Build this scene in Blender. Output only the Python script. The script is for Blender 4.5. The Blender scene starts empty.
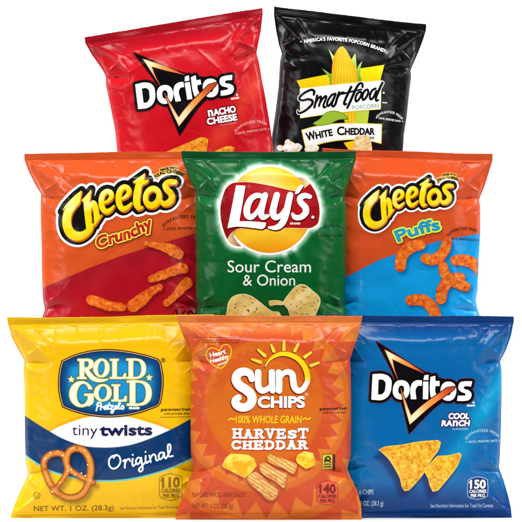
import bpy, math, random
import numpy as np

# ------------------------------------------------------------------ camera, world, lights, exposure
C = bpy.context.scene.collection
S = 0.00085            # metres per photo pixel on the plane of the front row
CX, CY, GY = 261.0, 261.0, 519.6
DIST = 3.0
ZC = (GY - CY) * S

cam_d = bpy.data.cameras.new('camera')
cam = bpy.data.objects.new('camera', cam_d)
C.objects.link(cam)
cam.location = (0, -DIST, ZC)
cam.rotation_euler = (math.radians(90), 0, 0)
cam_d.sensor_width = 36
cam_d.lens = 36 * DIST / (522 * S)
cam_d.clip_end = 100
bpy.context.scene.camera = cam

W = bpy.data.worlds.new('World')
bpy.context.scene.world = W
W.use_nodes = True
W.node_tree.nodes['Background'].inputs[0].default_value = (1, 1, 1, 1)
W.node_tree.nodes['Background'].inputs[1].default_value = 0.08


def area(name, loc, target, sx, sy, power, col=(1, 1, 1)):
    l = bpy.data.lights.new(name, 'AREA')
    l.shape = 'RECTANGLE'
    l.size, l.size_y, l.energy, l.color = sx, sy, power, col
    o = bpy.data.objects.new(name, l)
    C.objects.link(o)
    o.location = loc
    d = [target[i] - loc[i] for i in range(3)]
    import mathutils
    o.rotation_euler = mathutils.Vector(d).to_track_quat('-Z', 'Y').to_euler()
    return o


area('top_softbox', (0.0, -0.80, 1.50), (0, 0.05, 0.2), 1.3, 0.40, 27)
area('left_softbox', (-1.45, -1.25, 0.60), (0, 0, 0.2), 0.35, 1.0, 6.5)
area('right_softbox', (1.45, -1.25, 0.60), (0, 0, 0.2), 0.35, 1.0, 5)
area('backdrop_lamp_left', (-1.3, 0.35, 0.9), (0.0, 1.3, 0.3), 0.8, 0.8, 19)
area('backdrop_lamp_right', (1.3, 0.35, 0.9), (0.0, 1.3, 0.3), 0.8, 0.8, 19)

vs = bpy.context.scene.view_settings
vs.view_transform = 'Standard'
vs.look = 'None'
vs.exposure = 0.0
vs.gamma = 1.0

# ------------------------------------------------------------------ materials


def film_material(name, rough=0.34, bump=0.25, spec=0.5):
    m = bpy.data.materials.new(name)
    m.use_nodes = True
    nt = m.node_tree
    b = nt.nodes['Principled BSDF']
    at = nt.nodes.new('ShaderNodeAttribute')
    at.attribute_name = 'Col'
    tc = nt.nodes.new('ShaderNodeTexCoord')
    n1 = nt.nodes.new('ShaderNodeTexNoise')
    n1.inputs['Scale'].default_value = 90
    n1.inputs['Detail'].default_value = 5
    n1.inputs['Distortion'].default_value = 0.6
    nt.links.new(tc.outputs['Object'], n1.inputs['Vector'])
    bp = nt.nodes.new('ShaderNodeBump')
    bp.inputs['Strength'].default_value = bump
    bp.inputs['Distance'].default_value = 0.0008
    nt.links.new(n1.outputs['Fac'], bp.inputs['Height'])
    nt.links.new(bp.outputs['Normal'], b.inputs['Normal'])
    nt.links.new(at.outputs['Color'], b.inputs['Base Color'])
    rr = nt.nodes.new('ShaderNodeMapRange')
    rr.inputs['To Min'].default_value = rough - 0.05
    rr.inputs['To Max'].default_value = rough + 0.06
    nt.links.new(n1.outputs['Fac'], rr.inputs['Value'])
    nt.links.new(rr.outputs['Result'], b.inputs['Roughness'])
    b.inputs['Specular IOR Level'].default_value = spec
    return m


M_FILM = film_material('printed_film', 0.26, 0.12, 0.27)
M_INK = film_material('printed_ink', 0.27, 0.12, 0.24)


def plain_material(name, col, rough):
    m = bpy.data.materials.new(name)
    m.use_nodes = True
    nt = m.node_tree
    b = nt.nodes['Principled BSDF']
    n = nt.nodes.new('ShaderNodeTexNoise')
    n.inputs['Scale'].default_value = 40
    r = nt.nodes.new('ShaderNodeMapRange')
    r.inputs['To Min'].default_value = rough - 0.05
    r.inputs['To Max'].default_value = rough + 0.05
    nt.links.new(n.outputs['Fac'], r.inputs['Value'])
    nt.links.new(r.outputs['Result'], b.inputs['Roughness'])
    b.inputs['Base Color'].default_value = (*col, 1)
    return m


M_SWEEP = plain_material('white_paper_sweep', (0.93, 0.93, 0.93), 0.9)
M_BLOCK = plain_material('white_painted_block', (0.85, 0.85, 0.85), 0.6)

# ------------------------------------------------------------------ backdrop: one white paper sweep


def make_sweep():
    prof = [(-0.26, 0.0), (0.0, 0.0), (0.9, 0.0)]
    for k in range(1, 13):
        a = math.pi / 2 * k / 12
        prof.append((0.9 + 0.6 * math.sin(a), 0.6 - 0.6 * math.cos(a)))
    prof += [(1.5, 1.4), (1.5, 2.6)]
    v, f = [], []
    xs = [-4.0, -1.3, 1.3, 4.0]
    for (y, z) in prof:
        for x in xs:
            v.append((x, y, z))
    n = len(xs)
    for i in range(len(prof) - 1):
        for j in range(n - 1):
            a = i * n + j
            f.append((a, a + 1, a + n + 1, a + n))
    me = bpy.data.meshes.new('floor')
    me.from_pydata(v, [], f)
    me.shade_smooth()
    me.materials.append(M_SWEEP)
    o = bpy.data.objects.new('floor', me)
    C.objects.link(o)
    o['kind'] = 'structure'


make_sweep()

# ------------------------------------------------------------------ numeric helpers


def lin(c):
    c = np.clip(np.asarray(c, float) / 255.0, 0, 1)
    return np.where(c <= 0.04045, c / 12.92, ((c + 0.055) / 1.055) ** 2.4)


def sm(a, b, x):
    t = np.clip((x - a) / (b - a), 0, 1)
    return t * t * (3 - 2 * t)


def hash2(i, j, seed):
    n = (i.astype(np.int64) * 374761393 + j.astype(np.int64) * 668265263 + seed * 974711) & 0xffffffff
    n = ((n ^ (n >> 13)) * 1274126177) & 0xffffffff
    n = (n ^ (n >> 16)) & 0xffffff
    return n / float(0xffffff)


def vn(x, y, s, seed=0):
    x = np.asarray(x, float) / s + 1000.0
    y = np.asarray(y, float) / s + 1000.0
    i, j = np.floor(x), np.floor(y)
    fx, fy = x - i, y - j
    fx, fy = fx * fx * fx * (fx * (fx * 6 - 15) + 10), fy * fy * fy * (fy * (fy * 6 - 15) + 10)
    a, b = hash2(i, j, seed), hash2(i + 1, j, seed)
    c, d = hash2(i, j + 1, seed), hash2(i + 1, j + 1, seed)
    return (a * (1 - fx) + b * fx) * (1 - fy) + (c * (1 - fx) + d * fx) * fy


def fbm(x, y, s, seed=0, o=3):
    r, a, t = 0, 1.0, 0
    for k in range(o):
        r = r + a * vn(x, y, s / 2 ** k, seed + 17 * k)
        t += a
        a *= 0.5
    return r / t


def mix(c0, c1, t):
    t = np.asarray(t, float)
    if t.ndim:
        t = t[..., None]
    return np.asarray(c0, float) * (1 - t) + np.asarray(c1, float) * t


def catmull(pts, closed=True, n=6):
    p = [np.array(q, float) for q in pts]
    N = len(p)
    out = []
    rng = range(N) if closed else range(N - 1)
    for i in rng:
        if closed:
            a, b, c, d = p[(i - 1) % N], p[i], p[(i + 1) % N], p[(i + 2) % N]
        else:
            a, b, c, d = p[max(i - 1, 0)], p[i], p[i + 1], p[min(i + 2, N - 1)]
        for k in range(n):
            t = k / n
            out.append(0.5 * ((2 * b) + (c - a) * t + (2 * a - 5 * b + 4 * c - d) * t * t + (3 * b - a - 3 * c + d) * t ** 3))
    if not closed:
        out.append(p[-1])
    return [tuple(q) for q in out]


# text outlines from the built-in font
_tcache = {}


def text_edges(s, space=1.0):
    key = (s, space)
    if key in _tcache:
        return _tcache[key]
    cu = bpy.data.curves.new('t', 'FONT')
    cu.body = s
    cu.size = 1.0
    cu.space_character = space
    cu.resolution_u = 4
    cu.fill_mode = 'NONE' if 'NONE' in [e.identifier for e in cu.bl_rna.properties['fill_mode'].enum_items] else 'FRONT'
    ob = bpy.data.objects.new('t', cu)
    C.objects.link(ob)
    dg = bpy.context.evaluated_depsgraph_get()
    me = ob.evaluated_get(dg).to_mesh()
    nv = len(me.vertices)
    co = np.empty(nv * 3)
    me.vertices.foreach_get('co', co)
    co = co.reshape(-1, 3)[:, :2]
    cnt = {}
    if len(me.polygons):
        for p in me.polygons:
            for k in p.edge_keys:
                cnt[k] = cnt.get(k, 0) + 1
        ed = [k for k, c in cnt.items() if c == 1]
    else:
        ed = [tuple(e.vertices) for e in me.edges]
    E = co[np.array(ed)]           # n,2,2
    ob.evaluated_get(dg).to_mesh_clear()
    bpy.data.objects.remove(ob)
    bpy.data.curves.remove(cu)
    _tcache[key] = E
    return E


_capH = None


def cap_height():
    global _capH
    if _capH is None:
        E = text_edges('H')
        _capH = E[..., 1].max()
    return _capH


def smart(pts, corner=50.0, n=6):
    """closed outline through the points, curved where the turn is gentle and sharp where it is not"""
    p = np.array([tuple(q) for q in pts], float)
    N = len(p)
    if N < 5:
        return p
    d = np.roll(p, -1, 0) - p
    L = np.hypot(d[:, 0], d[:, 1]) + 1e-9
    dp = np.roll(d, 1, 0)
    Lp = np.roll(L, 1)
    ang = np.abs(np.degrees(np.arctan2(dp[:, 0] * d[:, 1] - dp[:, 1] * d[:, 0], (dp * d).sum(1))))
    T = (dp / Lp[:, None] * L[:, None] + d / L[:, None] * Lp[:, None]) / (L + Lp)[:, None]
    hard = ang > corner
    out = []
    for i in range(N):
        j = (i + 1) % N
        t0 = d[i] if hard[i] else T[i] * L[i]
        t1 = d[i] if hard[j] else T[j] * L[i]
        for k in range(n):
            t = k / n
            out.append((2 * t ** 3 - 3 * t * t + 1) * p[i] + (t ** 3 - 2 * t * t + t) * t0 + (-2 * t ** 3 + 3 * t * t) * p[j] + (t ** 3 - t * t) * t1)
    return np.array(out)


class Shape:
    """Collection of closed outlines, strokes and lettering in photo pixels (y down)."""

    def __init__(self):
        self.add, self.sub = [], []

    def poly(self, pts, smooth=False, sub=False, corner=50.0):
        if smooth:
            pts = catmull(pts)
        elif len(pts) < 60:
            pts = smart(pts, corner)
        p = np.array(pts, float)
        E = np.stack([p, np.roll(p, -1, 0)], 1)
        (self.sub if sub else self.add).append(('e', E))
        return self

    def ell(self, cx, cy, rx, ry, rot=0, sub=False, n=40, pw=2.0):
        a = np.linspace(0, 2 * math.pi, n, endpoint=False)
        x = np.sign(np.cos(a)) * np.abs(np.cos(a)) ** (2 / pw) * rx
        y = np.sign(np.sin(a)) * np.abs(np.sin(a)) ** (2 / pw) * ry
        c, s = math.cos(rot), math.sin(rot)
        return self.poly(np.stack([cx + x * c - y * s, cy + x * s + y * c], 1), sub=sub)

    def stroke(self, pts, r, smooth=True, closed=False, sub=False):
        n = len(pts)
        rs = [r] * n if np.isscalar(r) else list(np.interp(np.linspace(0, 1, n), np.linspace(0, 1, len(r)), r))
        q = [(p[0], p[1], rr) for p, rr in zip(pts, rs)]
        if smooth and n > 2:
            q = catmull(q, closed, 5)
            if closed:
                q.append(q[0])
        elif closed:
            q.append(q[0])
        (self.sub if sub else self.add).append(('s', np.array(q, float)))
        return self

    def text(self, s, path, cap, shear=0.0, space=1.0, fit=True, xs=1.0, case=None):
        E = text_edges(s, space).copy()
        k = cap / cap_height()
        if case:   # small caps: list of scale per glyph is not needed here
            pass
        x, y = E[..., 0], E[..., 1] * k
        x0, x1 = x.min(), x.max()
        P = np.array(catmull(path, False, 8) if len(path) > 2 else path, float)
        seg = np.hypot(*(P[1:] - P[:-1]).T)
        cs = np.concatenate([[0], np.cumsum(seg)])
        L = cs[-1]
        t = (x - x0) / (x1 - x0) * L if fit else (x - x0) * k * xs
        t = t + 0.0
        tt = np.clip(t, 0, L)
        bx, by = np.interp(tt, cs, P[:, 0]), np.interp(tt, cs, P[:, 1])
        e = 0.6
        dx = np.interp(np.clip(tt + e, 0, L), cs, P[:, 0]) - np.interp(np.clip(tt - e, 0, L), cs, P[:, 0])
        dy = np.interp(np.clip(tt + e, 0, L), cs, P[:, 1]) - np.interp(np.clip(tt - e, 0, L), cs, P[:, 1])
        l = np.hypot(dx, dy)
        dx, dy = dx / l, dy / l
        ex = t - tt + y * shear
        X = bx + dx * ex + dy * y
        Y = by + dy * ex - dx * y
        self.add.append(('e', np.stack([X, Y], -1)))
        return self

    def xf(self, fn):
        """copy with all points mapped by fn(x,y)->(x,y), radii scaled by fn.k"""
        o = Shape()
        for src, dst in ((self.add, o.add), (self.sub, o.sub)):
            for t, d in src:
                x, y = fn(d[..., 0], d[..., 1])
                if t == 'e':
                    dst.append(('e', np.stack([x, y], -1)))
                else:
                    dst.append(('s', np.stack([x, y, d[..., 2] * fn.k], -1)))
        return o

    def grid(self, step=0.3, M=6.0, bbox=None):
        if bbox is None:
            xs, ys = [], []
            for t, d in self.add:
                r = d[..., 2].max() if t == 's' else 0
                xs += [d[..., 0].min() - r, d[..., 0].max() + r]
                ys += [d[..., 1].min() - r, d[..., 1].max() + r]
            bbox = (min(xs) - M, min(ys) - M, max(xs) + M, max(ys) + M)
        x0, y0, x1, y1 = bbox
        nx, ny = int((x1 - x0) / step) + 2, int((y1 - y0) / step) + 2
        D = np.full((ny, nx), M)
        for t, d in self.add:
            D = np.minimum(D, sdf(t, d, x0, y0, step, nx, ny, M))
        for t, d in self.sub:
            D = np.maximum(D, -sdf(t, d, x0, y0, step, nx, ny, M))
        return Grid(x0, y0, step, D, M)


def sdf(t, d, x0, y0, st, nx, ny, M):
    D = np.full((ny, nx), float(M))
    if t == 's':
        for a, b in zip(d[:-1], d[1:]):
            r = max(a[2], b[2])
            i0, i1 = int((min(a[0], b[0]) - r - M - x0) / st), int((max(a[0], b[0]) + r + M - x0) / st) + 2
            j0, j1 = int((min(a[1], b[1]) - r - M - y0) / st), int((max(a[1], b[1]) + r + M - y0) / st) + 2
            i0, j0, i1, j1 = max(i0, 0), max(j0, 0), min(i1, nx), min(j1, ny)
            if i0 >= i1 or j0 >= j1:
                continue
            X = (x0 + st * np.arange(i0, i1))[None, :]
            Y = (y0 + st * np.arange(j0, j1))[:, None]
            vx, vy = b[0] - a[0], b[1] - a[1]
            h = np.clip(((X - a[0]) * vx + (Y - a[1]) * vy) / (vx * vx + vy * vy + 1e-9), 0, 1)
            dd = np.hypot(X - a[0] - h * vx, Y - a[1] - h * vy) - (a[2] + (b[2] - a[2]) * h)
            D[j0:j1, i0:i1] = np.minimum(D[j0:j1, i0:i1], dd)
        return D
    cnt = np.zeros((ny, nx + 1), np.int32)
    for (ax, ay), (bx, by) in d:
        i0, i1 = int((min(ax, bx) - M - x0) / st), int((max(ax, bx) + M - x0) / st) + 2
        j0, j1 = int((min(ay, by) - M - y0) / st), int((max(ay, by) + M - y0) / st) + 2
        i0, j0, i1, j1 = max(i0, 0), max(j0, 0), min(i1, nx), min(j1, ny)
        if i0 < i1 and j0 < j1:
            X = (x0 + st * np.arange(i0, i1))[None, :]
            Y = (y0 + st * np.arange(j0, j1))[:, None]
            vx, vy = bx - ax, by - ay
            h = np.clip(((X - ax) * vx + (Y - ay) * vy) / (vx * vx + vy * vy + 1e-12), 0, 1)
            dd = np.hypot(X - ax - h * vx, Y - ay - h * vy)
            D[j0:j1, i0:i1] = np.minimum(D[j0:j1, i0:i1], dd)
        if ay != by:
            lo, hi = (ay, by) if ay < by else (by, ay)
            ja, jb = int(math.ceil((lo - y0) / st)), int(math.ceil((hi - y0) / st))
            ja, jb = max(ja, 0), min(jb, ny)
            if ja < jb:
                J = np.arange(ja, jb)
                xc = ax + (y0 + st * J - ay) * (bx - ax) / (by - ay)
                I = np.clip(np.ceil((xc - x0) / st).astype(int), 0, nx)
                np.add.at(cnt, (J, I), 1)
    ins = (np.cumsum(cnt, 1)[:, :nx] % 2) == 1
    D = np.minimum(D, M)
    D[ins] *= -1
    return D


class Grid:
    def __init__(self, x0, y0, st, D, M):
        self.x0, self.y0, self.st, self.D, self.M = x0, y0, st, D, M

    def at(self, x, y):
        fx, fy = (x - self.x0) / self.st, (y - self.y0) / self.st
        ny, nx = self.D.shape
        out = (fx < 0) | (fy < 0) | (fx > nx - 1.001) | (fy > ny - 1.001)
        fx, fy = np.clip(fx, 0, nx - 1.001), np.clip(fy, 0, ny - 1.001)
        i, j = fx.astype(int), fy.astype(int)
        a, b = fx - i, fy - j
        D = self.D
        r = (D[j, i] * (1 - a) + D[j, i + 1] * a) * (1 - b) + (D[j + 1, i] * (1 - a) + D[j + 1, i + 1] * a) * b
        return np.where(out, self.M, r)


def contour(g, off, clipfn=None):
    """triangulate {D < off}: returns verts (n,2), sd (n,), face arrays by size"""
    D = g.D - off
    ny, nx = D.shape
    X = g.x0 + g.st * np.arange(nx)[None, :] + 0 * D
    Y = g.y0 + g.st * np.arange(ny)[:, None] + 0 * D
    if clipfn is not None:
        D = np.maximum(D, clipfn(X, Y))
    D = np.where(np.abs(D) < 1e-6, 1e-6, D)
    ins = D < 0
    vid = -np.ones((ny, nx), np.int64)
    vid[ins] = np.arange(ins.sum())
    n0 = int(ins.sum())
    P = [np.stack([X[ins], Y[ins]], 1)]
    SD = [D[ins] + off]
    hx = ins[:, :-1] != ins[:, 1:]
    hid = -np.ones(hx.shape, np.int64)
    hid[hx] = n0 + np.arange(hx.sum())
    a, b = D[:, :-1][hx], D[:, 1:][hx]
    t = a / (a - b)
    P.append(np.stack([X[:, :-1][hx] + t * g.st, Y[:, :-1][hx]], 1))
    SD.append(np.full(t.shape, off))
    n1 = n0 + int(hx.sum())
    vx = ins[:-1] != ins[1:]
    vidd = -np.ones(vx.shape, np.int64)
    vidd[vx] = n1 + np.arange(vx.sum())
    a, b = D[:-1][vx], D[1:][vx]
    t = a / (a - b)
    P.append(np.stack([X[:-1][vx], Y[:-1][vx] + t * g.st], 1))
    SD.append(np.full(t.shape, off))
    c = [vid[:-1, :-1], vid[:-1, 1:], vid[1:, 1:], vid[1:, :-1]]
    e = [hid[:-1], vidd[:, 1:], hid[1:], vidd[:, :-1]]
    code = sum((c[k] >= 0).astype(int) << k for k in range(4))
    faces = {}
    for cd in range(1, 16):
        m = code == cd
        if not m.any():
            continue
        I = [(cd >> k) & 1 for k in range(4)]
        cols = []
        for k in range(4):
            if I[k]:
                cols.append(c[k][m])
            if I[k] != I[(k + 1) % 4]:
                cols.append(e[k][m])
        # y is down in the photo, so this order faces the viewer once mapped to z up
        F = np.stack(cols[::-1], 1)
        faces.setdefault(F.shape[1], []).append(F)
    return np.concatenate(P), np.concatenate(SD), {k: np.concatenate(v) for k, v in faces.items()}


def build_mesh(name, V, N, col, faces, mat):
    """V (n,3), faces dict size->array, col (n,3) linear"""
    me = bpy.data.meshes.new(name)
    me.vertices.add(len(V))
    me.vertices.foreach_set('co', V.astype(np.float32).ravel())
    nl = sum(f.size for f in faces.values())
    nf = sum(len(f) for f in faces.values())
    me.loops.add(nl)
    me.polygons.add(nf)
    li = np.concatenate([f.ravel() for f in faces.values()])
    starts, s = [], 0
    for k, f in faces.items():
        starts.append(s + k * np.arange(len(f)))
        s += k * len(f)
    me.loops.foreach_set('vertex_index', li.astype(np.int32))
    me.polygons.foreach_set('loop_start', np.concatenate(starts).astype(np.int32))
    me.update(calc_edges=True)
    me.validate()
    a = me.color_attributes.new('Col', 'FLOAT_COLOR', 'POINT')
    c4 = np.ones((len(V), 4), np.float32)
    c4[:, :3] = col
    a.data.foreach_set('color', c4.ravel())
    me.shade_smooth()
    if N is not None and len(me.vertices) == len(V):
        me.normals_split_custom_set_from_vertices(N.astype(np.float32))
    me.materials.append(mat)
    return me


# ------------------------------------------------------------------ the bag


class Bag:
    def __init__(self, label, base, tilt, H, left, right, depth, seed, group, puff=24, creases=(), seal_cols=None):
        self.B, self.a, self.H, self.seed = np.array(base, float), math.radians(tilt), H, seed
        self.ca, self.sa = math.cos(self.a), math.sin(self.a)
        self.A = puff
        self.depth = depth
        self.k = S * (DIST + depth) / DIST

        def prof(pts):
            q = [self.to_local(np.array(p[0], float), np.array(p[1], float)) for p in pts]
            q = sorted([(float(b), float(a)) for a, b in q])
            ys = np.linspace(-2, H + 2, 400)
            xs = np.interp(ys, [p[0] for p in q], [p[1] for p in q])
            ker = np.exp(-np.linspace(-2, 2, 7) ** 2)
            ker /= ker.sum()
            xs = np.convolve(np.pad(xs, 3, 'edge'), ker, 'valid')
            return ys, xs
        self.L, self.R = prof(left), prof(right)
        rnd = random.Random(seed)
        self.ridges = []
        wl = lambda y: np.interp(y, *self.L)
        wr = lambda y: np.interp(y, *self.R)
        for sgn, wf in ((-1, wl), (1, wr)):
            for top in (1, 0):
                yy = (lambda t: H - 7 - t) if top else (lambda t: 6 + t)
                o = lambda t, dx: (wf(yy(t)) - sgn * dx, yy(t))
                nt = 37 if top else 41
                j = lambda: rnd.uniform(-2, 2)
                # fold from the corner down to the pinch in the side, and its inner neighbours
                self.ridges.append((o(1, 3), o(20 + j(), 20 + j()), 3.0, 3.0))
                self.ridges.append((o(14, 16), o(34 + j(), 24 + j()), 2.2, 3.2))
                self.ridges.append((o(4, 22 + j()), o(26 + j(), 34 + j()), -1.6, 3.6))
                self.ridges.append((o(nt, 1), o(nt + 4 + j(), 22 + j()), -3.0, 3.2))
                self.ridges.append((o(nt - 5, 3), o(nt - 13 + j(), 19 + j()), 1.8, 2.4))
                self.ridges.append((o(nt + 5, 2), o(nt + 15 + j(), 16 + j()), 1.6, 2.8))
        for k in range(11):      # short gathers hanging from the top seal and rising from the bottom one
            for top in (1, 0):
                u = rnd.uniform(-0.75, 0.75)
                ln = rnd.uniform(8, 26)
                y0 = H - 8 if top else 7
                y1 = H - 8 - ln if top else 7 + ln
                x0 = 80 * u
                self.ridges.append(((x0, y0), (x0 + rnd.uniform(-9, 9), y1), rnd.choice((-1, 1)) * rnd.uniform(0.35, 1.0), rnd.uniform(1.6, 3.2)))
        for k in range(9):       # long faint creases over the face
            x0, y0 = rnd.uniform(-62, 62), rnd.uniform(30, H - 40)
            an, ln = rnd.uniform(0, math.pi), rnd.uniform(14, 40)
            self.ridges.append(((x0, y0), (x0 + ln * math.cos(an), y0 + ln * math.sin(an)), rnd.choice((-1, 1)) * rnd.uniform(0.25, 0.6), rnd.uniform(2, 4)))
        for r in creases:
            (ax, ay), (bx, by), am, w = r
            p = self.to_local(np.array(float(ax)), np.array(float(ay)))
            q = self.to_local(np.array(float(bx)), np.array(float(by)))
            self.ridges.append(((float(p[0]), float(p[1])), (float(q[0]), float(q[1])), am, w))
        self.root = bpy.data.objects.new('chip_bag', None)
        C.objects.link(self.root)
        q = (DIST + depth) / DIST
        self.root.location = ((base[0] - CX) * S * q, depth, ZC - (base[1] - CY) * S * q)
        self.root.rotation_euler = (0, -self.a, 0)
        self.root.empty_display_size = 0.05
        self.root['label'] = label
        self.root['category'] = 'snack bag'
        if group:
            self.root['group'] = group
        self.shadows = []

    def to_local(self, x, y):
        dx, dy = x - self.B[0], self.B[1] - y
        return dx * self.ca + dy * self.sa, -dx * self.sa + dy * self.ca

    def to_photo(self, lx, ly):
        dx, dy = lx * self.ca - ly * self.sa, lx * self.sa + ly * self.ca
        return self.B[0] + dx, self.B[1] - dy

    def height(self, x, y):
        H = self.H
        L, R = np.interp(y, *self.L), np.interp(y, *self.R)
        hw = (R - L) / 2
        u = np.clip((x - (L + R) / 2) / hw, -1, 1)
        t = np.clip(H - 7 - y, 0, None)
        b = np.clip(y - 6, 0, None)
        F = np.tanh(t / 27) * np.tanh(b / 25) * (1 - 0.10 * ((y / H - 0.47) / 0.5) ** 2)
        g = np.clip(1 - np.abs(u) ** 2.3, 0, None) ** 0.72
        dist = (1 - np.abs(u)) * hw
        ear = 0.5 + 24 * np.exp(-np.minimum(t, b) / 15)
        E = sm(0, 1, dist / ear) * 0.85 + 0.15 * np.clip(dist / ear, 0, 1)
        z = self.A * F * g * E
        edge = sm(0, 5, t) * sm(0, 5, b) * sm(0, 5, dist)
        rel = 0
        for (p, q, am, w) in self.ridges:
            vx, vy = q[0] - p[0], q[1] - p[1]
            h = np.clip(((x - p[0]) * vx + (y - p[1]) * vy) / (vx * vx + vy * vy + 1e-9), 0, 1)
            d2 = (x - p[0] - h * vx) ** 2 + (y - p[1] - h * vy) ** 2
            rel = rel + am * (1 - 0.55 * np.abs(2 * h - 1)) * np.exp(-np.sqrt(d2 / (w * w) + 0.03) * 1.5) * 1.62
        s = self.seed
        n = (fbm(x, y, 34, s, 2) - 0.5) * 4.2
        side = sm(0.35, 1.0, np.abs(u))
        cr = (1 - np.sqrt((2 * fbm(x + 0.4 * y, y * 1.1, 25, s + 5, 3) - 1) ** 2 + 0.002)) * 3.0 * (0.12 + 0.62 * side + 0.42 * np.exp(-np.minimum(t, b) / 20))
        # soft roll where the film leaves the seal
        roll = 2.7 * np.exp(-((t - 17 - 4 * (vn(x, y * 0, 40, s + 9) - 0.5)) / 6.5) ** 2) * (1 - u * u)
        z = z + (rel + n + cr + roll) * edge
        z = z + 0.9 * (0.3 + vn(x, y * 0, 8, s + 31)) * np.exp(-((t - 1.6) / 1.1) ** 2) * sm(0, 1, t) * sm(0, 4, dist)
        wav = (vn(x, y * 0, 38, s + 3) - 0.5) * 3.2 + (vn(x, y * 0, 13, s + 4) - 0.5) * 1.0
        z = z + wav * (np.exp(-t / 8) + np.exp(-b / 8))
        return z

    def place(self, lx, ly, zf):
        k = self.k
        return np.stack([lx * k, -zf * k, ly * k], -1)

    def normals(self, lx, ly):
        e = 0.45
        hx = (self.height(lx + e, ly) - self.height(lx - e, ly)) / (2 * e)
        hy = (self.height(lx, ly + e) - self.height(lx, ly - e)) / (2 * e)
        N = np.stack([-hx, -np.ones_like(hx), -hy], -1)
        return N / np.linalg.norm(N, axis=-1, keepdims=True)

    def link(self, name, me, parent=None, label=None):
        o = bpy.data.objects.new(name, me)
        C.objects.link(o)
        o.parent = parent or self.root
        if label:
            o['label'] = label
        return o

    def body(self, art, seal=None, step=0.5):
        """front and back film, plus the two crimped seals"""
        H = self.H

        def colour(lx, ly):
            px, py = self.to_photo(lx, ly)
            c = art(px, py)
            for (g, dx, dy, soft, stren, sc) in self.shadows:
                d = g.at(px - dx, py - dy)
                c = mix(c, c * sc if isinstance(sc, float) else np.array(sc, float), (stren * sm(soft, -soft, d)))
            return lin(c)

        y0, y1 = 6.0, H - 7.0
        ny = int((y1 - y0) / step) + 1
        nx = int(184 / step)
        v = np.linspace(y0, y1, ny)
        # finer towards the sides
        s = np.linspace(-1, 1, nx)
        u = np.sign(s) * (1 - (1 - np.abs(s)) ** 1.12)
        U, Y = np.meshgrid(u, v)
        L, R = np.interp(Y, *self.L), np.interp(Y, *self.R)
        X = (L + R) / 2 + U * (R - L) / 2
        Z = self.height(X, Y)
        V = self.place(X, Y, Z).reshape(-1, 3)
        col = colour(X, Y).reshape(-1, 3)
        idx = np.arange(ny * nx).reshape(ny, nx)
        q = np.stack([idx[:-1, :-1], idx[:-1, 1:], idx[1:, 1:], idx[1:, :-1]], -1).reshape(-1, 4)
        # back
        st = 4
        ub, vb = u[::st], v[::st]
        if ub[-1] != u[-1]:
            ub = np.append(ub, u[-1])
        if vb[-1] != v[-1]:
            vb = np.append(vb, v[-1])
        Ub, Yb = np.meshgrid(ub, vb)
        L, R = np.interp(Yb, *self.L), np.interp(Yb, *self.R)
        Xb = (L + R) / 2 + Ub * (R - L) / 2
        w = sm(0, 8, H - 7 - Yb) * sm(0, 8, Yb - 6) * sm(1.0, 0.94, np.abs(Ub))
        h = self.height(Xb, Yb)
        hb = h - 0.5 - (h + np.abs(h) * 0.8) * w
        Vb = self.place(Xb, Yb, hb).reshape(-1, 3)
        plain = colour(Xb, Yb).reshape(-1, 3)
        ib = np.arange(len(vb) * len(ub)).reshape(len(vb), len(ub)) + len(V)
        qb = np.stack([ib[:-1, :-1], ib[1:, :-1], ib[1:, 1:], ib[:-1, 1:]], -1).reshape(-1, 4)
        me = build_mesh('pouch', np.concatenate([V, Vb]), None, np.concatenate([col, plain]), {4: np.concatenate([q, qb])}, M_FILM)
        self.link('pouch', me)
        # crimped seals
        for nm, a, b in (('top_seal', H - 7.0, H), ('bottom_seal', 0.0, 6.0)):
            ny2, nx2 = 15, 240
            vv = np.linspace(a, b, ny2)
            uu = np.linspace(-1, 1, nx2)
            U, Y = np.meshgrid(uu, vv)
            L, R = np.interp(Y, *self.L), np.interp(Y, *self.R)
            X = (L + R) / 2 + U * (R - L) / 2
            jag = (hash2(np.arange(nx2), np.arange(nx2) * 0, self.seed)[None, :] - 0.5) * 0.35
            endf = (np.abs(Y - (H if nm == 'top_seal' else 0)) < 0.01)
            Yj = Y + jag * endf + (vn(X, Y * 0, 50, self.seed + 2) - 0.5) * 1.6 * np.clip((Y - (H - 7)) / 7 if nm == 'top_seal' else (6 - Y) / 6, 0, 1)
            inner = np.abs(Y - (H - 7 if nm == 'top_seal' else 6))
            crimp = 0.30 * np.sin(Y * 2 * math.pi / 1.5 + 0.4 * vn(X, Y * 0, 9, self.seed)) * sm(0, 1.2, inner)
            fold = (vn(X, Y * 0, 22, self.seed + 21) - 0.5) * 2.6 * sm(0, 6, inner)
            Z = self.height(X, Y) + crimp + fold
            top = self.place(X, Yj, Z).reshape(-1, 3)
            bot = self.place(X, Yj, Z - 0.7).reshape(-1, 3)
            col = (colour(X, Y) * 0.97).reshape(-1, 3)
            idx = np.arange(ny2 * nx2).reshape(ny2, nx2)
            q1 = np.stack([idx[:-1, :-1], idx[:-1, 1:], idx[1:, 1:], idx[1:, :-1]], -1).reshape(-1, 4)
            n = ny2 * nx2
            q2 = q1[:, ::-1] + n
            rim = []
            for row in (idx[0], idx[-1][::-1], idx[::-1, 0], idx[:, -1]):
                rim.append(np.stack([row[:-1], row[:-1] + n, row[1:] + n, row[1:]], -1))
            me = build_mesh(nm, np.concatenate([top, bot]), None, np.concatenate([col, col]), {4: np.concatenate([q1, q2] + rim)}, M_FILM)
            self.link(nm, me)

    def clip(self, X, Y):
        lx, ly = self.to_local(X, Y)
        L, R = np.interp(ly, *self.L), np.interp(ly, *self.R)
        return np.maximum(np.maximum(L + 1.2 - lx, lx - R + 1.2), np.maximum(7 - ly, ly - (self.H - 8)))

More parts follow.
